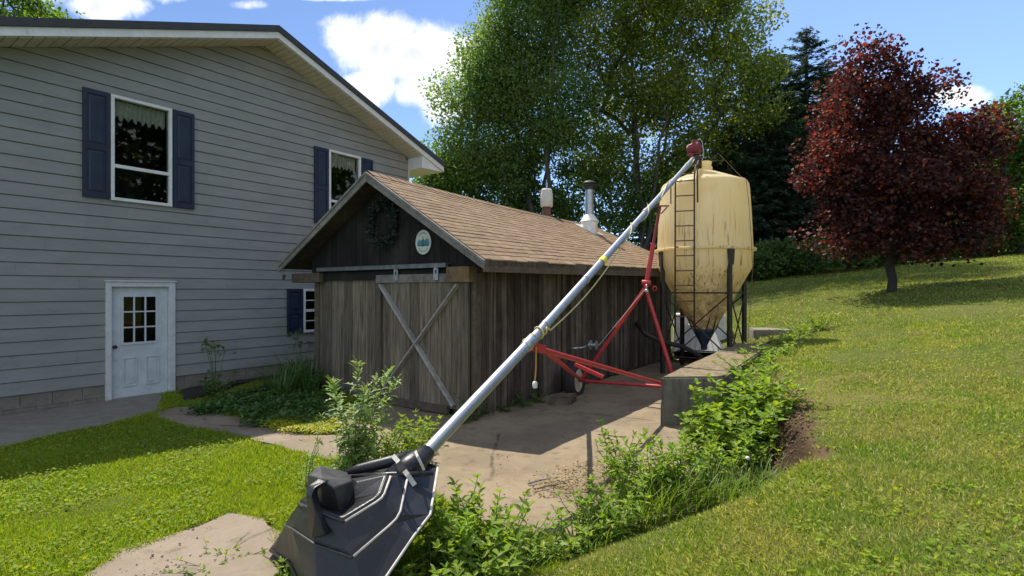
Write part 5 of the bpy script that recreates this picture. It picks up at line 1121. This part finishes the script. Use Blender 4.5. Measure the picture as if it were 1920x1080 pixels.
# clover-like broad leaves in the lush lawn
def clover():
    rng = np.random.default_rng(12); n = 26000; y = np.exp(rng.uniform(math.log(3.1), math.log(9), n)); x = rng.uniform(-1.05, .0, n) * y; keep = (edge_d(x, y) < 0) & (vnoise(x, y, 1.8, 11) > .42)
    for p in (PAD, WALK, STRIP, SLAB, BED, HOUSE_FP, SHED_FP): keep &= ~inpoly(x, y, p)
    x, y = x[keep], y[keep]; n = len(x); xd = rdir(rng, n); xd[:, 2] *= .3; zd = np.tile((0, 0, 1.0), (n, 1)) + rng.normal(size=(n, 3)) * .35; s = rng.uniform(.018, .040, n)
    L = Leaves(); L.add(LEAF_Q, np.stack((x, y, ground(x, y) + rng.uniform(.02, .06, n)), -1), xd, zd, s, s * .8); tag(L.build('clover', M['grass_left']), 'small round clover leaves scattered through the bright lawn', 'clover', kind='stuff')
clover()
def lawn_weeds():
    rng = np.random.default_rng(14); n = 15000; y = np.exp(rng.uniform(math.log(1.8), math.log(11), n)); x = rng.uniform(-.2, 1.05, n) * y; keep = (edge_d(x, y) > .25) & (vnoise(x, y, 1.1, 21) * .6 + vnoise(x, y, 3.5, 22) * .4 > .56)
    x, y = x[keep], y[keep]; n = len(x); xd = rdir(rng, n); xd[:, 2] = np.abs(xd[:, 2]) * .4; zd = np.tile((0, 0, 1.0), (n, 1)) + rng.normal(size=(n, 3)) * .35; s_ = rng.uniform(.02, .05, n)
    L = Leaves(); L.add(LEAF_Q, np.stack((x, y, ground(x, y) + rng.uniform(.01, .045, n)), -1), xd, zd, s_, s_ * .55); tag(L.build('lawn_weeds', M['grass_left']), 'patches of broader green leaves in the mown lawn', 'lawn weeds', kind='stuff')
lawn_weeds()
# ------------------------------------------------------------------ weeds and garden plants
M['weed'] = leafmat('weed_leaf', (.185, .30, .032), (.24, .345, .042), (1.5, 1.5, .4), .48, 2.5, .5, .5, (.20, .26, .045), .35)
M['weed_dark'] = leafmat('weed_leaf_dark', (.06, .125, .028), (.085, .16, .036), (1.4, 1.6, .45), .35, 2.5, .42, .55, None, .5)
M['thistle'] = leafmat('thistle_leaf', (.19, .31, .075), (.235, .34, .085), (1.3, 1.35, .6), .42, 3, .5, .5, (.22, .24, .13), .4)
M['yellowleaf'] = leafmat('creeping_yellow', (.46, .44, .03), (.34, .38, .03), (1.3, 1.3, .3), .35, 3, .5, .5)
M['strapleaf'] = leafmat('strap_leaf', (.07, .14, .03), (.09, .17, .04), (1.4, 1.6, .5), .3, 2, .35, .5, None, .6)
M['tallgrass'] = leafmat('tall_grass', (.12, .21, .026), (.155, .25, .036), (1.5, 1.5, .4), .42, 2, .45, .5, (.17, .19, .05), .4)
M['flower'] = simple('white_flower', (.75, .75, .70), (.65, .65, .6), 20, .8, 0)
def weed(label, base, h, nst, leafL, spread=.25, seed=0, mat='weed', group='leafy weeds along the bank', kind='broad', name='weed_plant', aspect=.5, step=.055, side=0.0, cat='weed'):
    rng = np.random.default_rng(seed); base = np.array(base, float); root = thing(name, label, cat, base, group); st = MB(); P_, X_, Z_, S_ = [], [], [], []
    for s in range(nst):
        a = rng.uniform(0, 2 * math.pi); b = base + np.array((math.cos(a), math.sin(a), 0)) * spread * .45 * rng.random(); b[2] = gz(b[0], b[1]) - .02 if abs(gz(b[0], b[1]) - base[2]) < .3 else base[2]
        hh = h * rng.uniform(.55, 1.05); ln = np.array((math.cos(a), math.sin(a), 0)) * spread * rng.uniform(.4, 1.2) * (hh / h)
        pts = [b + ln * f ** 1.6 + np.array((0, 0, hh * f * (1 - .08 * f))) + np.array((*rng.normal(size=2), 0)) * .008 for f in np.linspace(0, 1, 6)]
        st.tube(pts, [.005, .005, .004, .0035, .003, .002], 5, False)
        k = max(3, int(hh / step)); ph = rng.uniform(0, 6.28)
        for i in range(k):
            f = (i + .6) / k; 
            if f < .12 and kind == 'broad': continue
            q = f * 5; j = min(4, int(q)); p = pts[j] + (pts[j + 1] - pts[j]) * (q - j)
            for m in range(2 if f < .93 else 4):
                aa = ph + i * 1.57 + m * (math.pi if f < .93 else 1.57) + rng.normal() * .3; el = rng.normal(.1, .3) if f < .85 else rng.normal(.7, .25)
                xd = np.array((math.cos(aa) * math.cos(el), math.sin(aa) * math.cos(el), math.sin(el))); sz = leafL * rng.uniform(.65, 1.2) * (1.15 - .55 * f ** 2 if kind != 'thistle' else 1.1 - .5 * f)
                P_.append(p); X_.append(xd); Z_.append(np.array((0, 0, 1.0)) + rng.normal(size=3) * .25 - xd * .0); S_.append(sz)
    st.build('stem', M['stem'], root); L = Leaves(); S_ = np.array(S_)
    L.add(LEAF_F if kind == 'broad' else LEAF_THISTLE, np.array(P_), np.array(X_), np.array(Z_), S_, S_ * aspect * np.random.default_rng(seed + 1).uniform(.8, 1.2, len(S_))); L.build('leaves', M[mat], root); return root
def tuft(label, base, h, n, seed, mat='tallgrass', group='tall grass tufts on the bank', spread=.14, w=.009, name='grass_tuft', arch=.8, cat='grass tuft'):
    rng = np.random.default_rng(seed); base = np.array(base, float); root = thing(name, label, cat, base, group); mb = MB()
    for i in range(n):
        a = rng.uniform(0, 6.283); b = base + np.array((math.cos(a), math.sin(a), 0)) * spread * rng.random() ** .6; b[2] = max(gz(b[0], b[1]), base[2] - .25) - .02; a += rng.normal() * .5; L = h * rng.uniform(.5, 1.15); dv = np.array((math.cos(a), math.sin(a), 0)); sd = np.array((-dv[1], dv[0], 0)); ar = arch * rng.uniform(.3, 1.1); vs = []
        for k in range(5):
            f = k / 4; p = b + dv * L * ar * f ** 1.8 + np.array((0, 0, L * (f - .45 * ar * f ** 2.4))); ww = w * (1 - f ** 2) * rng.uniform(.8, 1.2) + .0008; vs += [p - sd * ww / 2, p + sd * ww / 2]
        mb.add(vs, [(2 * k, 2 * k + 1, 2 * k + 3, 2 * k + 2) for k in range(4)])
    mb.build('blades', M[mat], root, True); return root
def gp(px, Y, dz=0): x = (px - 960) / 1000 * Y; return np.array((x, Y, gz(x, Y) + dz - .01))
def build_weeds():
    # thistles by the hopper
    weed('tall spiky thistle rising in front of the shed door planks', gp(668, 5.55), 1.30, 10, .20, .42, 101, 'thistle', 'thistles beside the hopper', 'thistle', 'thistle', .36, .032, cat='thistle')
    weed('thin sparse thistle left of the hopper in the sunny lawn', gp(573, 5.15), .82, 4, .12, .22, 102, 'thistle', 'thistles beside the hopper', 'thistle', 'thistle', .36, .075, cat='thistle')
    for i, (px, Y, h, lab) in enumerate(((712, 5.9, .50, 'bushy green weed at the right foot of the tall thistle'), (745, 6.05, .46, 'green weed between the tall thistle and the auger tube'), (775, 6.35, .40, 'green weed nearest the auger tube on the near side'), (795, 6.9, .42, 'thin weed standing before the bottom rail of the shed door'), (690, 5.45, .30, 'low weed just behind the rolled cover of the hopper'))):
        weed(lab, gp(px, Y), h * 1.15, 12 if i != 3 else 5, .11, .30, 110 + i, 'weed', 'weeds behind the hopper', aspect=.36)
    # the bank, from the hopper up to the wall
    spots = [(838, 3.75, .50, 9, .10, 'nettle-like weed right against the hopper rim'), (880, 3.62, .52, 10, .105, 'broad weed in the middle of the front clump'), (925, 3.62, .46, 10, .10, 'tallest weed of the clump between hopper and path'), (965, 3.72, .30, 8, .08, 'weed at the right end of the front clump'), (868, 3.38, .34, 9, .09, 'low weed at the bottom edge below the front clump'), (925, 3.42, .30, 8, .08, 'low weed near the mown lawn under the front clump'),
             (815, 3.45, .28, 7, .07, 'small weed under the lower tip of the hopper'),
             (1020, 3.85, .20, 7, .07, 'low weed in the gap right of the front clump'), (1065, 3.95, .24, 9, .085, 'leafy weed at the lower tip of the concrete pad'), (1110, 4.1, .30, 9, .085, 'weed left of the long bank grass'), (1155, 4.35, .36, 9, .09, 'weed at the left end of the tall bank growth'),
             (1185, 4.85, .50, 9, .09, 'weed leaning over the pad debris'), (1160, 5.3, .56, 4, .085, 'single tall thin weed standing on the pad edge'), (1225, 4.95, .52, 10, .095, 'bushy weed below the near face of the wall'), (1270, 5.05, .50, 10, .095, 'weed in the middle of the tall bank growth'), (1315, 5.2, .50, 10, .10, 'dark-based weed on the steep bank'), (1355, 5.5, .46, 10, .10, 'weed high on the bank near the bare soil'), (1400, 5.75, .40, 9, .095, 'weed at the edge of the bare soil')]
    for i, (px, Y, h, ns, ll, lab) in enumerate(spots): weed(lab, gp(px, Y), h * 1.2, ns + 6, ll * 1.08, .28, 130 + i, 'weed', aspect=.46, step=.045)
    for i, (px, Y, h, lab) in enumerate(((1322, 6.35, .56, 'large-leaved weed in front of the wall face at its left'), (1352, 6.5, .72, 'large-leaved weed hiding the right half of the wall face'), (1385, 6.6, .80, 'highest large-leaved weed below the wall top'), (1425, 6.55, .72, 'large-leaved weed between wall and bare soil'), (1372, 6.05, .62, 'large-leaved weed lowest on the bank before the wall'), (1445, 6.2, .50, 'large-leaved weed overhanging the soil cut'))):
        b = gp(px, Y); b[2] = min(b[2], .35); weed(lab, b, h * 1.15, 18, .15, .33, 160 + i, 'weed', 'large-leaved weeds before the wall', aspect=.6, step=.07)
    for i, (px, Y, h, n, lab) in enumerate(((1130, 4.25, .34, 90, 'long grass tuft at the left end of the bank'), (1190, 4.45, .46, 120, 'long bright grass tuft below the leaning weeds'), (1235, 4.6, .50, 130, 'tallest grass tuft on the bank'), (1285, 4.75, .48, 130, 'dark shaded grass tuft right of the tallest one'), (1335, 4.9, .44, 120, 'grass tuft below the dark bank'), (1385, 5.05, .36, 100, 'grass tuft near the bare soil at the bank foot'), (1430, 5.2, .30, 90, 'short grass tuft on the lawn rim by the soil'), (1010, 3.75, .24, 60, 'short grass tuft in the gap of the front weeds'), (955, 3.5, .22, 70, 'short grass tuft on the lawn rim under the front weeds'), (1085, 4.0, .26, 70, 'short grass tuft by the tip of the pad'))):
        tuft(lab, gp(px, Y), h, n, 180 + i, spread=.2)
    # wall top and block
    for i, (px, Y, h, lab) in enumerate(((1400, 8.3, .34, 'low weed at the right rim of the wall top'), (1425, 8.9, .36, 'low weed beyond the right rim of the wall top'), (1455, 9.6, .30, 'low weed on the lawn edge behind the wall'), (1415, 10.4, .22, 'low weed behind the far end of the wall'), (1470, 11.2, .20, 'low weed in front of the sunken block'), (1408, 7.6, .34, 'weed at the near right corner of the wall top'))):
        b = gp(px, Y); b[2] = max(b[2], .62); weed(lab, b, h, 18, .10, .42, 200 + i, 'weed', 'low weeds behind the wall', aspect=.5, step=.05)
    for i, (px, Y, h, lab) in enumerate(((1505, 12.6, .50, 'bright weed at the left of the clump by the sunken block'), (1535, 12.9, .55, 'bright weed at the right of the clump by the sunken block'), (1490, 12.2, .25, 'low weed before the clump by the sunken block'))): weed(lab, gp(px, Y), h, 14, .10, .42, 210 + i, 'weed', 'weeds by the sunken block', aspect=.6, step=.06)
    # foot of the shed
    for i, (px, Y, h, lab) in enumerate(((880, 7.9, .42, 'dark weed at the near corner post of the shed'), (905, 8.2, .36, 'dark weed hidden behind the auger tube at the shed corner'), (945, 8.55, .24, 'low dark weed at the foot of the shed side'), (985, 8.95, .26, 'low dark weed below the hanging orange cord'), (1012, 9.2, .28, 'dark weed beside the timber block'), (855, 7.75, .30, 'dark weed in front of the door rail end'))): weed(lab, sh(0, 0) * 0 + gp(px, Y), h, 8, .085, .24, 220 + i, 'weed_dark', 'dark weeds at the foot of the shed', aspect=.45)
    # hopper feet and slab
    for i, (px, Y, h, lab) in enumerate(((556, 3.55, .26, 'upright weed against the left flap of the hopper'), (585, 3.3, .20, 'small weed under the left flap of the hopper'), (400, 3.72, .10, 'flat weed patch growing in the slab crack'), (432, 3.66, .09, 'flat weed at the right of the slab crack'), (745, 3.12, .22, 'white-dotted weed under the hopper edge'), (778, 3.2, .24, 'weed between hopper edge and mown lawn'))):
        weed(lab, gp(px, Y), h, 8, .06, .2 if h > .12 else .3, 240 + i, 'weed', 'weeds round the hopper foot', aspect=.45, step=.04)
    # beds at the house
    for i, (px, Y, n, lab) in enumerate(((555, 10.3, 110, 'arching strap-leaved daylily clump in front of the cellar window'), (580, 10.0, 90, 'strap-leaved daylily clump against the shed corner'), (530, 9.7, 60, 'smaller strap-leaved daylily clump left of the big ones'))): tuft(lab, gp(px, Y), .95, n, 260 + i, 'strapleaf', 'daylily clumps by the shed corner', .2, .022, 'daylily', 1.0, 'daylily')
    def stalky(lab, b, h, seed):
        r = weed(lab, b, .5, 10, .14, .35, seed, 'weed_dark', 'garden plants by the house wall', aspect=.5, name='garden_plant', cat='garden plant'); m = MB(); rng = np.random.default_rng(seed); P_ = []
        for i in range(6):
            a = rng.uniform(0, 6.28); tp = b + np.array((math.cos(a) * .35 * rng.random(), math.sin(a) * .2, h * rng.uniform(.75, 1.05))); m.tube([b + (0, 0, .1), b * .5 + tp * .5 + np.array((.03, 0, .05)), tp], [.006, .005, .003], 5, False)
            for k in range(5):
                q = tp + np.array((rng.normal() * .06, rng.normal() * .04, rng.uniform(-.12, .05))); m.tube([tp - (0, 0, .12), q], .002, 4, False); P_.append(q)
            Q_ = np.array(P_[-5:]); L = Leaves(); L.add(LEAF_Q, np.repeat(Q_, 4, 0), rdir(rng, 20), rdir(rng, 20), .05, .03); L.build('seed_head', M['weed_dark'], r)
        m.build('flower_stalks', M['weed_dark'], r)
    stalky('dark leafy plant with tall seed stalks against the house wall', gp(400, 9.55, .04), 1.05, 270); stalky('stalky dark plant below the cellar window shutter', gp(560, 11.0), 1.15, 271)
    def carpet(name, poly, n, mat, s0, s1, seed, lab, cat, zz=(.0, .09)):
        rng = np.random.default_rng(seed); lo = np.min(poly, 0); hi = np.max(poly, 0); x = rng.uniform(lo[0], hi[0], n * 3); y = rng.uniform(lo[1], hi[1], n * 3); k = inpoly(x + rng.normal(size=n * 3) * .05, y + rng.normal(size=n * 3) * .05, poly); x, y = x[k], y[k]; n = len(x)
        z = ground(x, y) + .02 + rng.uniform(zz[0], zz[1], n) * (.3 + vnoise(x, y, 3, seed)); xd = rdir(rng, n); xd[:, 2] *= .35; zd = np.tile((0, 0, 1.0), (n, 1)) + rng.normal(size=(n, 3)) * .35; s = rng.uniform(s0, s1, n); L = Leaves(); L.add(LEAF_Q, np.stack((x, y, z), -1), xd, zd, s, s * .75); tag(L.build(name, M[mat]), lab, cat, kind='stuff')
    carpet('ground_ivy', [G(*p)[:2] for p in ((345, 778), (400, 760), (470, 738), (540, 720), (600, 712), (640, 745), (620, 800), (560, 800), (470, 806), (440, 782))], 5500, 'weed_dark', .04, .09, 5, 'low leafy ground cover in the shade between house and shed', 'ground cover', (0, .16))
    carpet('creeping_yellow_plant', [G(*p)[:2] for p in ((492, 802), (515, 788), (570, 786), (630, 796), (640, 816), (590, 816), (530, 812))], 4500, 'yellowleaf', .02, .045, 6, 'bright yellow creeping plant beside the sunlit walkway', 'ground cover', (.0, .10))
    carpet('leaf_litter', [G(*p)[:2] for p in ((1010, 905), (1050, 880), (1110, 862), (1190, 850), (1180, 905), (1110, 925), (1040, 935), (985, 930))], 700, 'grass_dead', .015, .04, 7, 'dead clippings and leaf litter lying on the sunlit pad', 'leaf litter', (0, .02))
    # clods on the bare soil
    tpl = (np.array([(0, 0, .5), (.5, 0, 0), (0, .5, 0), (-.5, 0, 0), (0, -.5, 0), (0, 0, -.5)], float), [(0, 1, 2), (0, 2, 3), (0, 3, 4), (0, 4, 1), (5, 2, 1), (5, 3, 2), (5, 4, 3), (5, 1, 4)])
    rng = np.random.default_rng(77); n = 2600; y = rng.normal(6.3, .8, n); x = 3.25 + (y - 6.3) * .4 + rng.normal(size=n) * .15; k = edge_d(x, y) > -.15; x, y = x[k], y[k]; n = len(x); L = Leaves(); sz = .008 + .03 * rng.random(n) ** 4
    L.add(tpl, np.stack((x, y, ground(x, y) + sz * .15), -1), rdir(rng, n), rdir(rng, n), sz, sz * rng.uniform(.6, 1.2, n)); tag(L.build('soil_clods', simple('soil_clod', (.10, .062, .036), (.16, .105, .062), 12, .95, .5, 60)), 'brown clods and crumbs on the bare soil of the bank', 'soil', kind='stuff')
    # grit and small stones on the old concrete
    n = 5000; pol = [PAD, SLAB, WALK]; X_, Y_ = [], []
    for p, m in zip(pol, (3000, 1300, 700)):
        lo = np.min(p, 0); hi = np.max(p, 0); x = rng.uniform(lo[0], hi[0], m * 3); y = rng.uniform(lo[1], hi[1], m * 3); k = inpoly(x, y, p) & (rng.random(m * 3) < (vnoise(x, y, 1.4, 51) * .6 + vnoise(x, y, 5, 52) * .5) ** 3) & (y < 9); X_.append(x[k]); Y_.append(y[k])
    x = np.concatenate(X_); y = np.concatenate(Y_); n = len(x); sz = .006 + .022 * rng.random(n) ** 4; L = Leaves(); L.add(tpl, np.stack((x, y, .022 + sz * .15), -1), rdir(rng, n), rdir(rng, n), sz, sz * rng.uniform(.6, 1.2, n)); tag(L.build('grit', simple('grit_stone', (.34, .28, .21), (.16, .125, .085), 30, .95, .3, 60)), 'grit and small stones lying on the old concrete', 'grit', kind='stuff')
    # sticks and white blossoms
    for i, (a, b, lab) in enumerate((((990, 905), (1050, 893), 'grey stick lying on the pad beside the leaf litter'), ((1000, 916), (1072, 903), 'pale split stick lying across the front of the litter'), ((1462, 747), (1500, 757), 'dark root poking from the bare soil bank'))):
        z = .03 if i < 2 else .66
        p, q = (G(*a, z), G(*b, z)); p[2] = gz(p[0], p[1]) + .02; q[2] = gz(q[0], q[1]) + .02
        m = MB(); m.tube([p, p * .6 + q * .4 + np.array((0, .01, .008)), q], [.010, .008, .004], 7); m.tube([p * .6 + q * .4, p * .35 + q * .65 + np.array((.02, .07, .01))], [.005, .002], 5); o = m.build('stick', M['drystem'] if i else M['grey_wood'], None, True, loc=p); tag(o, lab, 'stick', 'sticks on the ground')
    rng = np.random.default_rng(9)
    for i, (px, Y, dz, lab) in enumerate(((1400, 5.3, .28, 'white seed head on the bank below the bare soil'),)):
        b = gp(px, Y); r = thing('dandelion', lab, 'flower', b); MB().tube([b, b + (0.01, 0, dz)], .002, 5).build('stem', M['stem'], r); m = MB(); 
        m.lathe(b + (.01, 0, dz), [(.004, -.02), (.016, -.012), (.022, 0), (.016, .014), (.004, .02)], 10); m.build('seed_head', M['flower'], r, True)
build_weeds()
